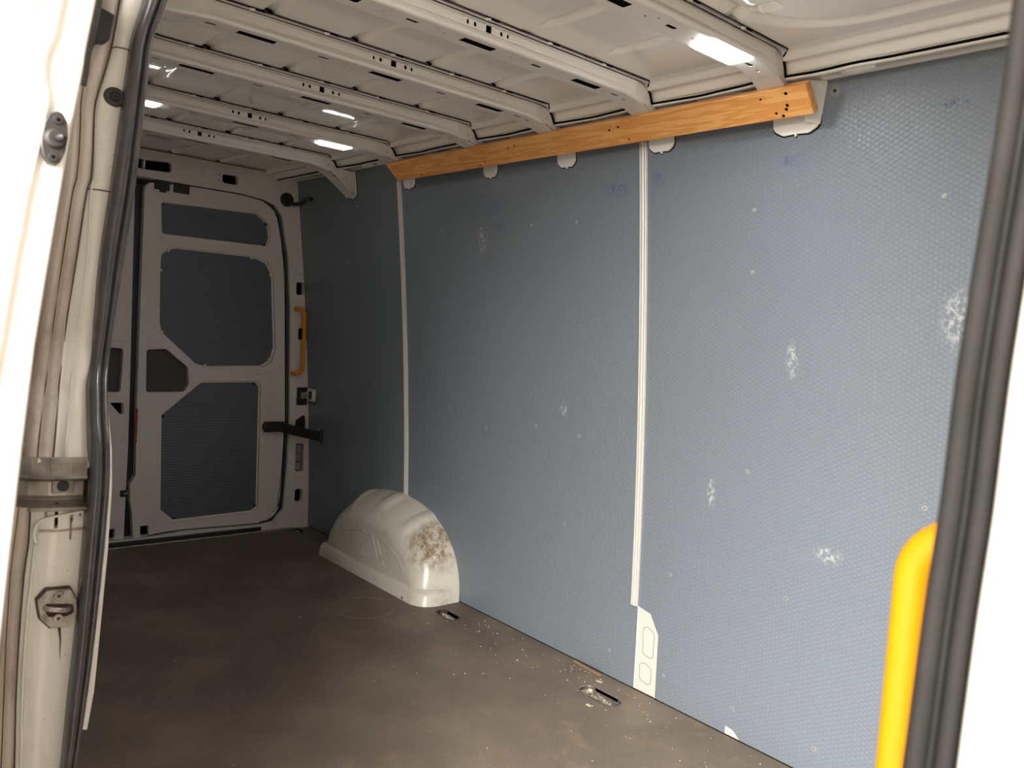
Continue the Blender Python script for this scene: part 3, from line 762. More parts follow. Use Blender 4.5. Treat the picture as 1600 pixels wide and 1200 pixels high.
# foam in the long slot
c = POST[3]; ym = sum(q[0] for q in c) / 4; zm = sum(q[1] for q in c) / 4
bm = bmesh.new()
for k, dz in enumerate((.045, 0.0, -.045)):
    cyl(bm, (-.022, ym, zm + dz - .021), (-.022, ym, zm + dz + .021), .019, 14)
tag(link('slot_filler', bm, 'foam', rear, smooth=False, bevel=.003), 'grey ribbed sleeve inside the long slot')
# yellow grab handle on the post
def handle(path, r, name, loc, lab, grp=None, sq=1.0):
    o = link(name, tube(path, r, 16, sq=sq), 'yellow', smooth=True, loc=loc)
    return tag(o, lab, 'grab handle', grp)
hy = [(0.7702, 1.1309), (0.7819, 1.1123), (0.7986, 0.8366), (0.7896, 0.8103)]
y_, z0, z1 = hy[1][0], hy[0][1], hy[3][1]
hp = [(.0, y_ - .030, z0 + .004), (.02, y_ - .026, z0 + .004)] + arc3((.034, y_ - .018, z0 + .003), (.045, y_, z0), (.045, y_ + .002, z0 - .03), 5) + [(.045, y_ + .004, (z0 + z1) / 2)] + arc3((.045, y_ + .004, z1 + .03), (.045, y_, z1), (.034, y_ - .018, z1 - .003), 5) + [(.02, y_ - .026, z1 - .004), (.0, y_ - .030, z1 - .004)]
handle(hp, .0105, 'grab_handle', (.02, y_, (z0 + z1) / 2), 'thin yellow grab handle on the white rear door post', 'yellow grab handles')
# rubber grommet and cable hose
g = [(0.6755, 1.6683)][0]
root = empty('cable_hose', (.005, g[0], g[1])); tag(root, 'black cable hose with round grommet in the top rear corner', 'hose')
bm = bmesh.new(); cyl(bm, (-.004, g[0], g[1]), (.012, g[0], g[1]), .037, 24, .030); cyl(bm, (.012, g[0], g[1]), (.020, g[0], g[1]), .018, 16)
link('grommet', bm, 'black', root, bevel=.003)
hz = [(.014, g[0], g[1] - .01), (.045, g[0] + .020, g[1] - .022), (.075, g[0] + .045, g[1] - .012), (.10, pf(1.65) - .012, g[1] + .0), (.15, pf(1.65) - .012, g[1] + .002)]
link('hose', tube(smooth_path(hz, 5), .010, 10), 'black', root, smooth=True)
# faint pressed ribs on the header
for px in [0.1713, 0.1972, 0.2555, 0.5014]:
    bm = bmesh.new(); cyl(bm, (.0, px, 1.70), (.0, px, 1.78), .0012, 6); link('pressed_rib', bm, 'inner', rear)
# header top seam
bm = bmesh.new(); box(bm, (.003, 0, 1.786), (.006, 1.4, .003)); link('header_seam', bm, 'caulk', rear)

# ------------------------------------------------------------------ wheel arch
def wheel_arch():
    root = empty('wheel_arch', (.90, .80, 0)); tag(root, 'scuffed white steel wheel arch standing on the floor against the lining', 'wheel arch')
    XC = .885; n = 130
    def se(th, rx, rz, e):
        c, s = math.cos(th), math.sin(th)
        return rx * math.copysign(abs(c) ** (2 / e), c), rz * abs(s) ** (2 / e)
    # (y, rx, rz, exponent): from the wall to the inner face
    secs = [(.888, .440, .358, 2.35), (.872, .440, .356, 2.35), (.840, .434, .348, 2.3), (.800, .424, .330, 2.3), (.765, .410, .306, 2.25), (.742, .396, .284, 2.2), (.728, .380, .264, 2.2), (.720, .364, .246, 2.15), (.717, .352, .234, 2.1)]
    rows = []
    for y, rx, rz, e in secs:
        r = []
        for k in range(n + 1):
            x, z = se(math.pi * k / n, rx, rz, e)
            # cross ribs pressed over the shoulder
            bump_ = 0
            for a in (.335, .49, .645):
                d = abs(k / n - a)
                if d < .026: bump_ = max(bump_, .015 * (1 - (d / .026) ** 2) * {.872: .5, .840: 1, .800: 1, .765: .9, .742: .45}.get(y, 0))
            f = 1 + bump_ / max(.05, math.hypot(x, z))
            r.append((XC + x * f, y, z * f))
        rows.append(r)
    # inner face: fan toward a flat sloped face
    for s in (.93, .8, .6, .4, .2, 0.0):
        y = .717 - .004 * (1 - s)
        rx, rz = .352 * (s * .999 + .001), .234 * (s * .999 + .001)
        rows.append([(XC + se(math.pi * k / n, rx, rz, 2.1)[0], y, se(math.pi * k / n, rx, rz, 2.1)[1]) for k in range(n + 1)])
    link('arch_shell', grid(rows), 'arch', root, smooth=True)
    # base flange: step around the foot
    def foot(inset, z0, z1):
        x0, x1, y0 = .450 + inset, 1.330 - inset, .695 + inset
        o_ = fillet([(x0, .885), (x0, y0), (x1, y0), (x1, .885)], [0, .06, .085, 0], 8)
        return o_
    a_ = foot(0, 0, 0); b_ = foot(.004, 0, 0); c_ = foot(.012, 0, 0)
    rows = [[(x, y, .0) for x, y in a_], [(x, y, .040) for x, y in b_], [(x, y, .050) for x, y in c_], [(x + (.01 if x < .9 else -.01), y + .012, .058) for x, y in c_]]
    link('arch_foot', grid(rows), 'arch', root, smooth=True)
    # pressed outlines on the inner face
    def T(px): return [(x, .7135, z) for x, z in px]
    for poly, rr in (([(0.647, 0.1006), (0.6653, 0.1434), (0.7358, 0.1779), (0.8488, 0.202), (0.8609, 0.1908), (0.7903, 0.0963)], 0), ([(0.8402, 0.0922), (0.9076, 0.1994), (0.9182, 0.1992), (0.9823, 0.0937)], 0), ([(0.9547, 0.197), (1.021, 0.1943), (1.1236, 0.1534), (1.1764, 0.1067), (1.1779, 0.0939), (1.0234, 0.0885)], 0)):
        P = fillet(poly, .012, 3)
        link('pressed_outline', tube([(x, .7125, z) for x, z in P + [P[0]]], .0022, 6, caps=False), 'arch', root, smooth=True)
    # rust specks at the foot
    bm = bmesh.new(); rnd = random.Random(5)
    for i in range(14):
        x = rnd.uniform(1.20, 1.32); box(bm, (x, .70 + (x - 1.2) * .6 - .004, .004 + rnd.random() * .008), (.008, .004, .006))
    tag(link('rust_spots', bm, 'caulk', root), 'rust spots', kind='stuff')
wheel_arch()

# ------------------------------------------------------------------ wooden batten
w = [(2.7851, 0.66, 1.7477), (2.8211, 0.66, 1.6696), (0.9281, 0.66, 1.7443), (1.0327, 0.66, 1.6681)]
def batten():
    # near end is close to the viewer's bow, far end beyond the fifth bow
    A1, A0, B1, B0 = [Vector(v) for v in BAT]
    t = Vector((0, .020, .014))
    bm = bmesh.new()
    vs = [bm.verts.new(v) for v in (A0, A1, B1, B0)]
    vt = [bm.verts.new(v + t) for v in (A0, A1, B1, B0)]
    bm.faces.new(vs); bm.faces.new(vt[::-1])
    for i in range(4): bm.faces.new([vs[i], vt[i], vt[(i + 1) % 4], vs[(i + 1) % 4]])
    root = empty('wooden_batten', (A0 + B0) / 2)
    tag(root, 'orange varnished pine batten fixed along the wall under the roof bows', 'batten')
    board = link('board', bm, 'wood', root, bevel=.0025)
    n = ((A1 - A0).cross(B0 - A0)).normalized()
    if n.y > 0: n = -n
    for (u, v, r) in ((.030, .80, .0042), (.033, .42, .0042), (.036, .30, .0042), (.052, .22, .0035), (.043, .10, .0042), (.068, .76, .003), (.325, .72, .0035), (.345, .66, .0035), (.315, .18, .003), (.595, .70, .003), (.575, .74, .003), (.68, .25, .003), (.70, .12, .003), (.97, .72, .003), (.90, .15, .003)):
        a = A0.lerp(B0, u); b = A1.lerp(B1, u); c = a.lerp(b, v)
        bm = bmesh.new(); cyl(bm, c - n * .002, c + n * .0006, r, 12)
        link('nail_hole', bm, 'hole', board)
# plank corners: near-top, near-bottom, far-top, far-bottom
BAT = [Vector((2.8212, 0.6, 1.7251)), Vector((2.815, 0.662, 1.6709)), Vector((1.0267, 0.6, 1.7232)), Vector((1.0295, 0.662, 1.6687))]
BAT = [BAT[0], BAT[1], BAT[2], BAT[3]]
batten()

# ------------------------------------------------------------------ near side wall with the side door opening
XJ, XP = 2.45, 3.78
def nmap(u, v, d): return (u, -(pf(v)) - d, v)
ow = [(-.06, -.08), (XF + .25, -.08), (XF + .25, 1.80), (-.06, 1.80)]
oh = fillet([(XJ, .05), (XP, .05), (XP, 1.70), (XJ, 1.70)], [.05, .05, .10, .12], 6)
bm = sheet(ow, [oh], nmap, .02, cuts_v=ZC)
lw = struct(link('wall_left', bm, 'paint'), 'near side of the van body around the sliding door opening', 'wall')
for ux0, ux1, nm in ((-.06, XJ - .04, 'outer_skin'), (XP + .12, XF + .25, 'outer_skin')):
    zs = [-.30 + .15 * k for k in range(15)]
    rows = [[(ux0, -(pf(max(z, 0)) + .065), z), (ux1, -(pf(max(z, 0)) + .065), z)] for z in zs]
    link(nm, grid(rows), 'skin', lw)
bm = bmesh.new(); box(bm, ((XJ + XP) / 2, -.80, 1.745), (XP - XJ + .1, .13, .07)); link('door_header', bm, 'paint', lw, bevel=.01)
bm = bmesh.new(); box(bm, ((XJ + XP) / 2, -.885, -.04), (XP - XJ + .1, .12, .09)); link('door_sill', bm, 'black', lw, bevel=.01)
bm = bmesh.new(); box(bm, (XF + .01, 0, .87), (.02, 1.74, 1.83))
wf = struct(link('wall_front', bm, 'paint'), 'plain bulkhead behind the cab', 'wall')

# --- rear jamb of the side door
JU = [[(2.5, -0.7958, 1.6088), (2.5, -0.7872, 1.6117), (2.5, -0.7619, 1.6204), (2.5, -0.7548, 1.6228), (2.5, -0.7241, 1.6333)], [(2.5, -0.8015, 1.5523), (2.5, -0.793, 1.5549), (2.5, -0.7686, 1.5625), (2.5, -0.7625, 1.5645), (2.5, -0.7346, 1.5732)], [(2.5, -0.8081, 1.4955), (2.5, -0.7996, 1.4979), (2.5, -0.7754, 1.5048), (2.5, -0.7692, 1.5065), (2.5, -0.7487, 1.5123)], [(2.5, -0.8175, 1.4472), (2.5, -0.8116, 1.4487), (2.5, -0.785, 1.4556), (2.5, -0.7807, 1.4567), (2.5, -0.7532, 1.4638)], [(2.5, -0.8236, 1.3999), (2.5, -0.816, 1.4017), (2.5, -0.7964, 1.4062), (2.5, -0.7921, 1.4073), (2.5, -0.7595, 1.4149)], [(2.5, -0.8274, 1.3623), (2.5, -0.8156, 1.3648), (2.5, -0.7977, 1.3687), (2.5, -0.7934, 1.3696), (2.5, -0.7634, 1.376)], [(2.5, -0.8296, 1.325), (2.5, -0.8161, 1.3277), (2.5, -0.7972, 1.3313), (2.5, -0.7929, 1.3321), (2.5, -0.7665, 1.3373)], [(2.5, -0.8309, 1.2879), (2.5, -0.8182, 1.29), (2.5, -0.7985, 1.2935), (2.5, -0.7933, 1.2944), (2.5, -0.7695, 1.2985)], [(2.5, -0.832, 1.2691), (2.5, -0.8227, 1.2707), (2.5, -0.8039, 1.2737), (2.5, -0.7979, 1.2747), (2.5, -0.7715, 1.279)], [(2.5, -0.8449, 1.1745), (2.5, -0.8323, 1.1759), (2.5, -0.8137, 1.178), (2.5, -0.799, 1.1797), (2.5, -0.7823, 1.1816)], [(2.5, -0.8536, 1.0804), (2.5, -0.8412, 1.0812), (2.5, -0.8243, 1.0822), (2.5, -0.8079, 1.0832), (2.5, -0.7869, 1.0845)], [(2.525, -0.8671, 0.9887), (2.525, -0.8541, 0.9888), (2.525, -0.8367, 0.989), (2.525, -0.8207, 0.9891), (2.525, -0.7992, 0.9894)], [(2.575, -0.8799, 0.9223), (2.575, -0.8697, 0.9219), (2.575, -0.8498, 0.9213), (2.575, -0.8353, 0.9209), (2.575, -0.807, 0.92)], [(2.6, -0.8858, 0.8892), (2.6, -0.8766, 0.8888), (2.6, -0.8571, 0.8877), (2.6, -0.8412, 0.8869), (2.6, -0.8126, 0.8853)]]
JL = [[(2.6, -0.8999, 0.8286), (2.6, -0.8962, 0.8283), (2.6, -0.8824, 0.827), (2.6, -0.8732, 0.8262), (2.6, -0.817, 0.8211)], [(2.6, -0.9053, 0.778), (2.6, -0.9008, 0.7774), (2.6, -0.8833, 0.7753), (2.6, -0.8755, 0.7744), (2.6, -0.816, 0.7672)], [(2.6, -0.9086, 0.7342), (2.6, -0.9041, 0.7335), (2.6, -0.8874, 0.731), (2.6, -0.8781, 0.7297), (2.6, -0.8194, 0.721)], [(2.6, -0.9115, 0.6456), (2.6, -0.9063, 0.6445), (2.6, -0.891, 0.6415), (2.6, -0.8833, 0.6399), (2.6, -0.8221, 0.6275)], [(2.6, -0.9137, 0.5561), (2.6, -0.9069, 0.5544), (2.6, -0.8924, 0.5507), (2.6, -0.8846, 0.5487), (2.6, -0.8274, 0.534)], [(2.6, -0.9151, 0.4657), (2.6, -0.9076, 0.4633), (2.6, -0.8914, 0.4582), (2.6, -0.8836, 0.4558), (2.6, -0.8326, 0.4399)], [(2.6, -0.9182, 0.3472), (2.6, -0.9106, 0.3442), (2.6, -0.8943, 0.338), (2.6, -0.8865, 0.335), (2.6, -0.8437, 0.3185)]]
def jamb_grid(rows, mat, nm, lab=None, top=None):
    out = []
    for r in rows:
        c0, c1, c2, c3, c4 = [Vector(q) for q in r]
        dz = Vector((0, 0, 0))
        out.append([c0 + Vector((-.16, -.012, -.01)), c0 + Vector((-.02, -.003, 0)), c0, c0.lerp(c1, .8), c1 + Vector((-.003, 0, 0)), c1.lerp(c2, .12) + Vector((.004, 0, 0)), c1.lerp(c2, .6) + Vector((.005, 0, 0)), c2 + Vector((-.004, 0, 0)), c2.lerp(c3, .5) + Vector((-.012, 0, 0)), c3, c3.lerp(c4, .5) + Vector((.003, 0, 0)), c4 + Vector((.0, .0, 0)), c4 + Vector((-.004, .004, 0)), c4 + Vector((-.045, .004, 0))])
    bm = grid(out)
    for f in bm.faces:
        pass
    n = len(out[0]) - 1
    o = link(nm, bm, ['jamb', 'dirty'], lw, smooth=True)
    for i, p_ in enumerate(o.data.polygons):
        j = i % n
        p_.material_index = 1 if j in (3, 4, 5, 6) else 0
        if j in (0, 1, 2): p_.material_index = 1
    if lab: tag(o, lab)
    return out
ju = jamb_grid(JU, 'jamb', 'jamb_upper', 'grimy white upper door jamb')
jl = jamb_grid(JL, 'jamb', 'jamb_lower', 'grimy white lower door jamb')
for G in (ju, jl):
    for j in (4, 7):
        link('sealant_bead', tube(smooth_path([tuple(r[j] + Vector((.0015, 0, 0))) for r in G], 3), .0011, 5), 'caulk', lw, smooth=True)
# seams across the jamb
def jpt(G, zt, j):
    for a, b in zip(G, G[1:]):
        if (a[j].z - zt) * (b[j].z - zt) <= 0:
            t = (zt - a[j].z) / (b[j].z - a[j].z); return a[j].lerp(b[j], t)
    return G[0][j]
for zt, in ((1.493,), (1.279,)):
    link('sealant_bead', tube([tuple(jpt(ju, zt, j) + Vector((.0012, 0, 0))) for j in (7, 8, 9, 10, 11)], .0009, 5), 'caulk', lw, smooth=True)
# crease edge beads
for G in (ju, jl):
    link('crease', tube(smooth_path([tuple(r[9] + Vector((-.001, 0, 0))) for r in G[(7 if G is ju else 1):]], 3), .0022, 6), 'jamb', lw, smooth=True)
# lower rim of the upper section and the top rim of the lower one
e0 = [Vector(v) for v in JU[-1]]; e1 = [Vector(v) for v in JL[0]]
link('jamb_lip', tube(smooth_path([e0[1] + Vector((.0, 0, .002)), e0[2] + Vector((.0, 0, .0)), e0[3] + Vector((.002, 0, -.002)), e0[4] + Vector((.002, 0, -.004))], 4), .005, 8), 'jamb', lw, smooth=True)
zz = [(-0.8752, 0.7769), (-0.8779, 0.7906), (-0.8729, 0.8052), (-0.8591, 0.8109), (-0.8433, 0.813), (-0.8183, 0.816)]
link('jamb_lip', tube(smooth_path([(2.604, y, z) for y, z in zz], 4), .0022, 8), 'jamb', lw, smooth=True)
zz = [(-0.8722, 0.7929), (-0.8485, 0.7903), (-0.8151, 0.7903)]
link('jamb_lip', tube([(2.603, y, z) for y, z in zz], .0016, 6), 'dirty', lw, smooth=True)
# pocket behind the centre rail
ya, yb = JU[-1][0][1] - .02, JU[-1][4][1] + .03
bm = bmesh.new(); box(bm, (2.558, (ya + yb) / 2, .856), (.02, yb - ya, .112)); link('rail_pocket', bm, 'dirty', lw)
# round rubber plug
c = [(-0.7722, 1.4194)][0]
root = empty('rubber_plug', (2.503, c[0], c[1])); tag(root, 'round black rubber plug in the upper door jamb beside the seal', 'plug')
bm = bmesh.new(); cyl(bm, (2.498, c[0], c[1]), (2.507, c[0], c[1]), .0155, 24, .0135); link('plug_rim', bm, 'rubber', root, bevel=.0015)
bm = bmesh.new(); cyl(bm, (2.505, c[0], c[1]), (2.510, c[0], c[1]), .0085, 18, .006); cyl(bm, (2.509, c[0], c[1] + .001), (2.512, c[0], c[1] + .001), .0028, 10); link('plug_centre', bm, 'black', root)
# black stop block at the top
q = [(-0.8039, 1.5377), (-0.7804, 1.5311), (-0.7869, 1.4943), (-0.7919, 1.4893), (-0.8039, 1.4887), (-0.8118, 1.4946), (-0.8098, 1.5106)]
bm = sheet(q, [], lambda u, v, d: (2.525 - d, u, v), .03)
root = link('stop_block', bm, 'black', bevel=.002); tag(root, 'black plastic buffer block at the top of the door jamb', 'buffer')
# centre rail end
yr = [-0.8171, -0.8366, -0.8605, -0.8836, -0.9024, -0.9208]
sec = [(.012, .895), (.014, .884), (.014, .870), (.018, .866), (.012, .862), (-.004, .858), (-.004, .838), (-.006, .832), (.012, .828), (.020, .825), (.018, .820), (.0, .818)]
rows = []
for i, y in enumerate(yr):
    dx = (-.0, -.001, -.004, -.012, -.028, -.06)[i]
    rows.append([(2.600 + a + dx, y, b + .0005 * i) for a, b in sec])
root = empty('sliding_door_rail', (2.60, yr[2], .86)); tag(root, 'grimy steel guide rail end for the sliding door in the jamb', 'rail')
link('rail_channel', grid(rows), 'rail', root, bevel=.001)
c = [(-0.8441, 0.8535)][0]
bm = bmesh.new(); box(bm, (2.598, c[0] + .001, c[1]), (.006, .028, .020)); link('rail_stop', bm, 'rail', root, bevel=.0015)
bm = bmesh.new(); cyl(bm, (2.598, c[0], c[1]), (2.604, c[0], c[1]), .0075, 16); link('bolt', bm, 'black', root, bevel=.001)
# drips under the rail
zz = [(-0.8519, 0.8224), (-0.8498, 0.8041), (-0.8514, 0.807), (-0.8343, 0.8235), (-0.8322, 0.8087), (-0.8333, 0.8161), (-0.8645, 0.8227), (-0.8635, 0.8154), (-0.8213, 0.8223), (-0.8227, 0.8151), (-0.8328, 0.7996), (-0.8331, 0.7849)]
for i in range(0, 12, 2):
    (y0, z0), (y1, z1) = zz[i], zz[i + 1]
    bm = bmesh.new(); box(bm, (2.6042, y0, (z0 + z1) / 2), (.0008, .0045 - .0004 * (i // 2), abs(z1 - z0) * 1.6 + .008)); link('grease_drip', bm, 'grime', lw, bevel=.0004)
# door striker
oct_ = [(-0.8727, 0.6968), (-0.8613, 0.7095), (-0.8324, 0.7077), (-0.8245, 0.6906), (-0.8231, 0.6716), (-0.8307, 0.6534), (-0.8549, 0.6552), (-0.868, 0.6705)]
cc = (sum(v[0] for v in oct_) / 8, sum(v[1] for v in oct_) / 8)
root = empty('door_striker', (2.606, cc[0], cc[1])); tag(root, 'eight-sided steel door striker plate on the lower jamb with rust below', 'striker')
slot = [(-0.8639, 0.6917), (-0.8276, 0.6855), (-0.8264, 0.6722), (-0.8353, 0.6692), (-0.8586, 0.6715), (-0.8645, 0.6836)]
bm = sheet(fillet(oct_, .004), [fillet(slot, .005)], lambda u, v, d: (2.612 - d, u, v), .007); link('striker_plate', bm, 'steel', root, bevel=.0018, seg=3)
big = [((y - cc[0]) * 1.09 + cc[0], (z - cc[1]) * 1.09 + cc[1]) for y, z in oct_]
link('striker_gasket', sheet(fillet(big, .004), [], lambda u, v, d: (2.6055 - d, u, v), .003), 'caulk', root)
bm = bmesh.new(); box(bm, (2.603, cc[0], cc[1] - .002), (.002, .036, .022)); link('striker_pocket', bm, 'rail', root)
s0, s1 = [(-0.8635, 0.6854)][0], [(-0.8348, 0.6804)][0]
link('striker_loop', tube(smooth_path([(2.606, s0[0], s0[1]), (2.618, s0[0] + .003, s0[1]), (2.619, s1[0] - .003, s1[1]), (2.606, s1[0], s1[1])], 4), .0036, 10), 'steel', root, smooth=True)
for q in [(-0.8468, 0.7004), (-0.8466, 0.6683)]:
    bm = bmesh.new(); cyl(bm, (2.611, q[0], q[1]), (2.6145, q[0], q[1]), .0072, 18, .0062); sb = link('striker_bolt', bm, 'steel', root, bevel=.0008)
    bm = bmesh.new(); cyl(bm, (2.6140, q[0], q[1]), (2.6150, q[0], q[1]), .0028, 6); link('bolt_socket', bm, 'caulk', sb)
q = [(-0.8431, 0.6533), (-0.8408, 0.6334), (-0.8407, 0.6054)]
link('rust_run', tube([(2.6035, y, z) for y, z in q], [.0022, .0012, .0003], 6), 'caulk', root, smooth=True)

# --- door seal: loop of bulb and inner lip
SL = [((2.51, -0.7306, 1.6282), (2.51, -0.6822, 1.6448)), ((2.51, -0.7383, 1.5695), (2.51, -0.7043, 1.5802)), ((2.51, -0.7532, 1.5089), (2.51, -0.7223, 1.5176)), ((2.51, -0.7591, 1.451), (2.51, -0.7274, 1.4591)), ((2.51, -0.7641, 1.3934), (2.51, -0.7315, 1.4007)), ((2.51, -0.7735, 1.2874), (2.51, -0.7393, 1.2932)), ((2.51, -0.7848, 1.1811), (2.51, -0.7507, 1.185)), ((2.51, -0.7893, 1.0848), (2.51, -0.7616, 1.0865)), ((2.51, -0.7943, 1.0267), (2.51, -0.7667, 1.0275)), ((2.535, -0.8016, 0.9903), (2.535, -0.7745, 0.9906)), ((2.56, -0.8064, 0.9553), (2.56, -0.7787, 0.9551)), ((2.5975, -0.8118, 0.9051), (2.5975, -0.784, 0.9039)), ((2.61, -0.8138, 0.8524), (2.61, -0.7861, 0.8503)), ((2.61, -0.8181, 0.7607), (2.61, -0.7895, 0.7571)), ((2.61, -0.8237, 0.6313), (2.61, -0.7976, 0.626)), ((2.61, -0.8297, 0.5387), (2.61, -0.8054, 0.5324)), ((2.61, -0.8349, 0.4454), (2.61, -0.8157, 0.4394)), ((2.61, -0.8458, 0.3249), (2.61, -0.8292, 0.3185))]
def seal():
    root = empty('door_seal', (2.52, -.80, .9)); tag(root, 'dark grey rubber seal around the side door opening', 'seal')
    def sec_pts(l, r):
        l = Vector(l); r = Vector(r); d = r - l; X = Vector((1, 0, 0)); out = []
        w1 = .60
        for k in range(9):
            a = math.pi * (1 - k / 8)
            out.append(l + d * (w1 / 2 + w1 / 2 * math.cos(a)) + X * (.014 * math.sin(a) + .002))
        out.append(l + d * (w1 + .03) - X * .001)
        for k in range(5):
            a = math.pi * (1 - k / 4)
            out.append(l + d * (w1 + .04 + (.36 / 2) * (1 + math.cos(a))) + X * (.006 * math.sin(a)))
        out.append(r + Vector((-.02, .002, 0))); out.append(l + Vector((-.02, 0, 0)))
        return out
    rows = []
    P = SL
    LL = smooth_path([q[0] for q in P], 4); RR = smooth_path([q[1] for q in P], 4)
    for l, r in zip(LL, RR): rows.append([tuple(v) for v in sec_pts(l, r)])
    # down to the sill and up into the header corner
    top = []
    l0 = Vector(P[0][0]); r0 = Vector(P[0][1])
    for k in range(1, 7):
        a = k / 6 * math.pi / 2
        off = Vector((.10 * (1 - math.cos(a)), .006 * k / 6, .045 * math.sin(a)))
        up = Vector((0, .0, .0))
        # section turns from +X facing to -Z facing
        c = (l0 + r0) / 2 + off; h = (r0 - l0) / 2
        X = Vector((math.cos(a), 0, -math.sin(a)))
        l = c - h; r = c + h; s = []
        for v, b in zip(sec_pts(l, r), sec_pts(l, r)):
            e = v - l; t_ = e.dot((r - l).normalized()); xx = e.x
            s.append(tuple(l + (r - l).normalized() * t_ + X * xx))
        top.append(s)
    front = [[(q[0] + 1.08, q[1], q[2]) for q in top[-1]]]
    rows = (top + front)[::-1] + rows
    last = rows[-1]; rows.append([(x, y - .02, .04) for x, y, z in last])
    link('seal_rubber', grid(rows, close=True), 'seal', root, smooth=True)
    # front jamb run, standing close to the viewer
    Q = smooth_path(PR, 4)
    Q = [(3.726, -.745, 1.62), (3.730, -.772, 1.45)] + Q + [(3.738, -.845, .70), (3.738, -.865, .30), (3.738, -.875, .06)]
    sec = []
    for k in range(9):
        a = math.pi * (1 - k / 8); sec.append((.0068 - .0068 * -math.cos(a) * -1 if False else .0068 + .0068 * math.cos(a), -.008 * math.sin(a)))
    sec += [(.0142, -.002), (.0150, -.005), (.0165, -.005), (.0172, -.001)]
    for k in range(7):
        a = math.pi * (1 - k / 6); sec.append((.0230 + .0058 * math.cos(a), -.0065 * math.sin(a)))
    sec += [(.030, .02), (0, .02)]
    rows = [[(x + a * .57, y + b * .7, z) for a, b in sec] for x, y, z in Q]
    link('seal_rubber', grid(rows, close=True), 'frontseal', root, smooth=True)
    return Q
PR = [(3.732, -0.79, 1.277), (3.733, -0.793, 1.249), (3.734, -0.797, 1.215), (3.734, -0.801, 1.18), (3.734, -0.805, 1.15), (3.734, -0.809, 1.112), (3.735, -0.813, 1.071), (3.735, -0.817, 1.032), (3.736, -0.823, 0.976), (3.736, -0.826, 0.946)]
Q = seal()
# white inner flange beside the seal, low down
zz = [((2.545, -0.7775, 0.9532), (2.545, -0.7748, 0.9531)), ((2.5825, -0.7835, 0.9015), (2.5825, -0.7778, 0.9013)), ((2.595, -0.7847, 0.8473), (2.595, -0.7786, 0.8468)), ((2.595, -0.7873, 0.7529), (2.595, -0.7808, 0.7521)), ((2.595, -0.7946, 0.6202), (2.595, -0.7877, 0.6188)), ((2.595, -0.7997, 0.5442), (2.595, -0.7919, 0.5423)), ((2.595, -0.8063, 0.4878), (2.595, -0.7994, 0.4858))]
rows = [[Vector(a), Vector(b), Vector(b) + Vector((-.03, .004, 0))] for a, b in zz]
link('inner_flange', grid(rows), 'jamb', lw, smooth=True)

# --- front pillar of the side door
rows = []
for x, y, z in Q:
    sec = [(.0165, .004), (.0178, -.003), (.020, -.007), (.023, -.007), (.026, -.003), (.030, -.003), (.035, -.010), (.07, -.026), (.20, -.035), (.20, .05), (.018, .06)]
    rows.append([(x + a, y + b, z) for a, b in sec])
tag(link('front_pillar', grid(rows, close=True), 'strip', lw, smooth=True), 'white front pillar of the side door, out of focus')

# yellow grab handle by the front pillar
hx, hyy = (3.6348, -0.56, 0.85)[0], -.56
A = [(3.6307, -0.56, 0.8526), (3.6291, -0.56, 0.9754), (3.634, -0.56, 0.9949), (3.6452, -0.56, 1.0071)]
top = Vector(A[1]); path = [(A[0][0] + (A[0][0] - A[1][0]) * .9, -.56, A[0][2] - (A[1][2] - A[0][2]) * .9), A[0], A[1]] 
path = [tuple(v) for v in path] + arc3(A[1], (A[2][0] - .004, -.56, A[2][2] + .004), (A[3][0] + .010, -.56, A[3][2] + .002), 8)[1:] + [(A[3][0] + .06, -.57, A[3][2] - .002), (XF, -.58, A[3][2] - .01)]
b0 = Vector(path[0]); path = arc3((b0.x + .06, -.56, b0.z - .05), (b0.x - .002, -.56, b0.z - .05), tuple(b0), 5)[:-1] + path
path = [(XF, -.58, b0.z - .05)] + path
o = link('grab_handle', tube(path, .0118, 20), 'yellow', smooth=True, loc=tuple(A[1]))
tag(o, 'bright yellow grab handle close to the front pillar of the side door', 'grab handle', 'yellow grab handles')

# ------------------------------------------------------------------ sliding door, slid back on the outside
DR = [((3.05, -0.9501, 1.4118), (3.05, -0.9264, 1.4201)), ((3.05, -0.9565, 1.3676), (3.05, -0.9315, 1.3754)), ((3.05, -0.9609, 1.3388), (3.05, -0.9359, 1.346)), ((3.05, -0.9666, 1.3224), (3.05, -0.9382, 1.3302)), ((3.05, -0.9682, 1.3115), (3.05, -0.9391, 1.3191)), ((3.05, -0.9685, 1.3051), (3.05, -0.9399, 1.3124)), ((3.05, -0.9668, 1.2976), (3.05, -0.9411, 1.304)), ((3.05, -0.9647, 1.2896), (3.05, -0.9424, 1.295)), ((3.05, -0.964, 1.2834), (3.05, -0.9434, 1.2883)), ((3.05, -0.9651, 1.2736), (3.05, -0.9449, 1.2782)), ((3.05, -0.9667, 1.2631), (3.05, -0.9466, 1.2675)), ((3.05, -0.9675, 1.2565), (3.05, -0.9474, 1.2608)), ((3.05, -0.9769, 1.2035), (3.05, -0.9536, 1.2073)), ((3.05, -0.9858, 1.1381), (3.05, -0.9616, 1.1406)), ((3.05, -0.9934, 1.0746), (3.05, -0.969, 1.0757)), ((3.05, -1.0058, 0.9864), (3.05, -0.9762, 0.9852)), ((3.05, -1.0187, 0.8786), (3.05, -0.9841, 0.8735)), ((3.05, -1.0356, 0.7167), (3.05, -0.9953, 0.7041))]
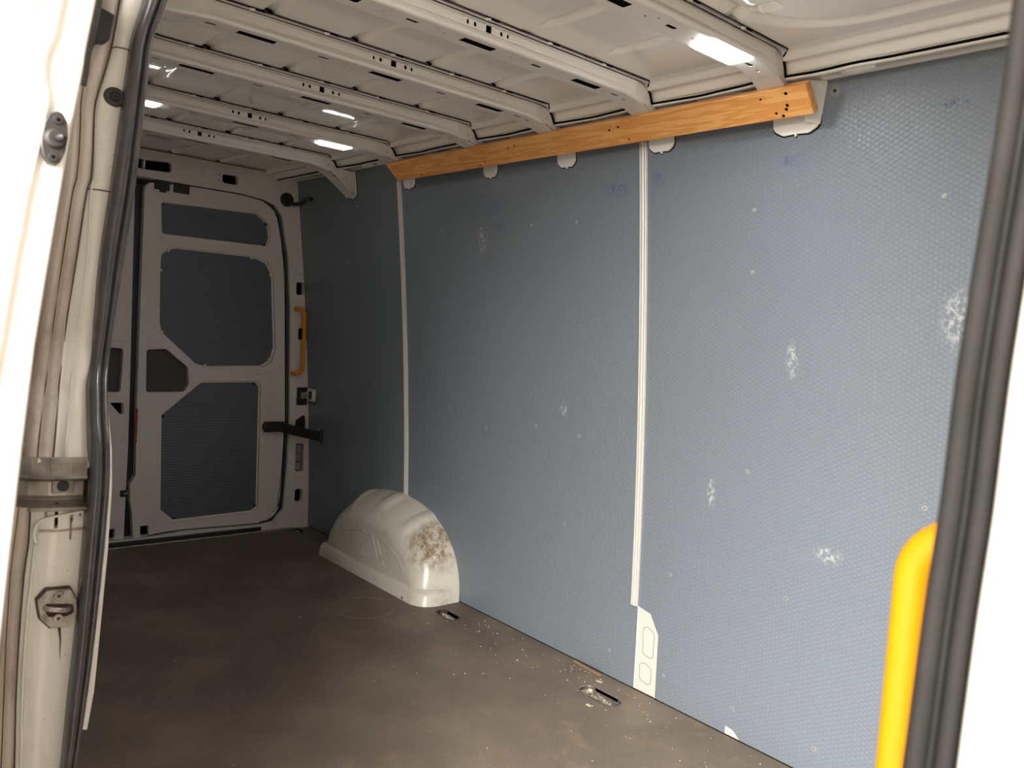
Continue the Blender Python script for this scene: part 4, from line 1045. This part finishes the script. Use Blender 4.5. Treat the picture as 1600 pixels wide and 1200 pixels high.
def sliding_door():
    root = empty('door_3', (3.05, -.97, 1.2)); struct(root, 'open white sliding side door seen edge-on', 'door')
    rows = []
    ext = [((3.05, -1.028, .55), (3.05, -1.000, .55)), ((3.05, -1.045, .15), (3.05, -1.015, .15)), ((3.05, -1.05, -.25), (3.05, -1.02, -.25))]
    up = [((3.05, -.915, 1.62), (3.05, -.880, 1.63)), ((3.05, -.932, 1.52), (3.05, -.902, 1.525))]
    D = up + [d for d in DR] + ext
    # leading edge: skin edge, hem, face, inner corner, inner side going back
    for l, r in D:
        l = Vector(l); r = Vector(r)
        rows.append([l + Vector((-.030, -.0015, 0)), l + Vector((-.004, -.003, 0)), l + Vector((0, -.0015, 0)), l + Vector((0.0, .001, 0)), l.lerp(r, .12) + Vector((-.006, 0, 0)), l.lerp(r, .4) + Vector((-.007, 0, 0)), l.lerp(r, .88) + Vector((-.001, 0, 0)), r, r + Vector((-.006, .003, 0)), r + Vector((-1.15, .0 - (r.y + .93) * 0, 0))])
    link('leading_edge', grid(rows), 'jamb', root, smooth=True)
    # front return of the door: hem lip, groove, then diagonal relief bands; beyond it the outer skin runs back
    zs = [-.25 + .0125 * k for k in range(150)]
    def ysk(z):
        pts = sorted([(l[2], l[1]) for l, r in D])
        for (za, ya), (zb, yb) in zip(pts, pts[1:]):
            if za <= z <= zb: return ya + (yb - ya) * (z - za) / (zb - za)
        return pts[-1][1] if z > pts[-1][0] else pts[0][1]
    def yss(z): return sum(ysk(z + k * .02) for k in range(-4, 5)) / 9
    cols = [0, .001, .003, .0045, .0055, .007, .0095, .0105, .012, .0135, .015] + [.018 + .004 * k for k in range(16)]
    def rel(d, z):
        if d < .005: return .0015
        if d < .010: return -.0028
        if d < .013: return -.0005
        e = -.0022
        for zc, w_, h in ((1.368, .016, .006), (1.335, .006, -.002), (1.405, .004, -.002), (1.300, .009, .005), (1.283, .004, -.002)):
            q = abs(z + d * .72 - zc) / w_
            if q < 1: e += h * (1 - q * q)
        return e
    rows = []
    for z in zs:
        ya_, yb_ = ysk(z), yss(z)
        r = []
        for d in cols:
            t = min(1, d / .02); r.append((3.047 + rel(d, z), ya_ * (1 - t) + yb_ * t - .0012 - d, z))
        r += [(3.040, r[-1][1] - .006, z), (3.02, r[-1][1] - .012, z), (1.9, r[-1][1] - .02, z)]
        rows.append(r)
    link('outer_panel', grid(rows), 'skin', root, smooth=True)
    # black weather strip up the inner corner
    link('weather_strip', tube(smooth_path([tuple(Vector(r) + Vector((-.010, .005, 0))) for l, r in D[:9]], 3), .0035, 8), 'rubber', root, smooth=True)
    # locating pin plate
    o_ = [(-0.9584, 1.2738), (-0.954, 1.2727), (-0.9509, 1.2669), (-0.9495, 1.2537), (-0.9515, 1.2398), (-0.9547, 1.2317), (-0.9585, 1.2277), (-0.9628, 1.2291), (-0.9668, 1.2347), (-0.9685, 1.2429), (-0.9687, 1.2503), (-0.9667, 1.2624), (-0.9636, 1.2705)]
    link('pin_plate', sheet(fillet(o_, .003, 3), [], lambda u, v, d: (3.058 - d, u, v), .010), 'rubber', root, bevel=.002, seg=3)
    for q in [(-0.9578, 1.2663), (-0.9607, 1.2348)]:
        bm = bmesh.new(); cyl(bm, (3.056, q[0], q[1]), (3.0605, q[0], q[1]), .0040, 14, .0034); link('pin_plate_screw', bm, 'rubber', root)
        bm = bmesh.new(); cyl(bm, (3.060, q[0], q[1]), (3.0612, q[0], q[1]), .0016, 8); link('pin_plate_recess', bm, 'hole', root)
    q = [(-0.9592, 1.2506)][0]
    bm = bmesh.new(); cyl(bm, (3.056, q[0], q[1]), (3.064, q[0], q[1]), .0095, 20, .007); link('pin_boss', bm, 'rubber', root, bevel=.001)
    link('locating_pin', tube([(3.062, q[0], q[1]), (3.070, q[0] + .002, q[1]), (3.076, q[0] + .003, q[1])], [.0035, .0032, .002], 10), 'black', root, smooth=True)
    # unseen black plates added to keep daylight out of the slit behind the door
    bm = bmesh.new(); box(bm, (1.95, -.955, .8), (.02, .10, 1.9)); link('rear_light_block', bm, 'black', root)
    bm = bmesh.new(); box(bm, (2.35, -.965, 1.70), (1.2, .10, .02)); link('top_light_block', bm, 'black', root)
    return root
sliding_door()
# dark trim lining the outer skin edge where the gap opens
for o in bpy.data.objects:
    if o.type == 'MESH' and o.parent is not None and 'label' in o and not o['label']: del o['label']
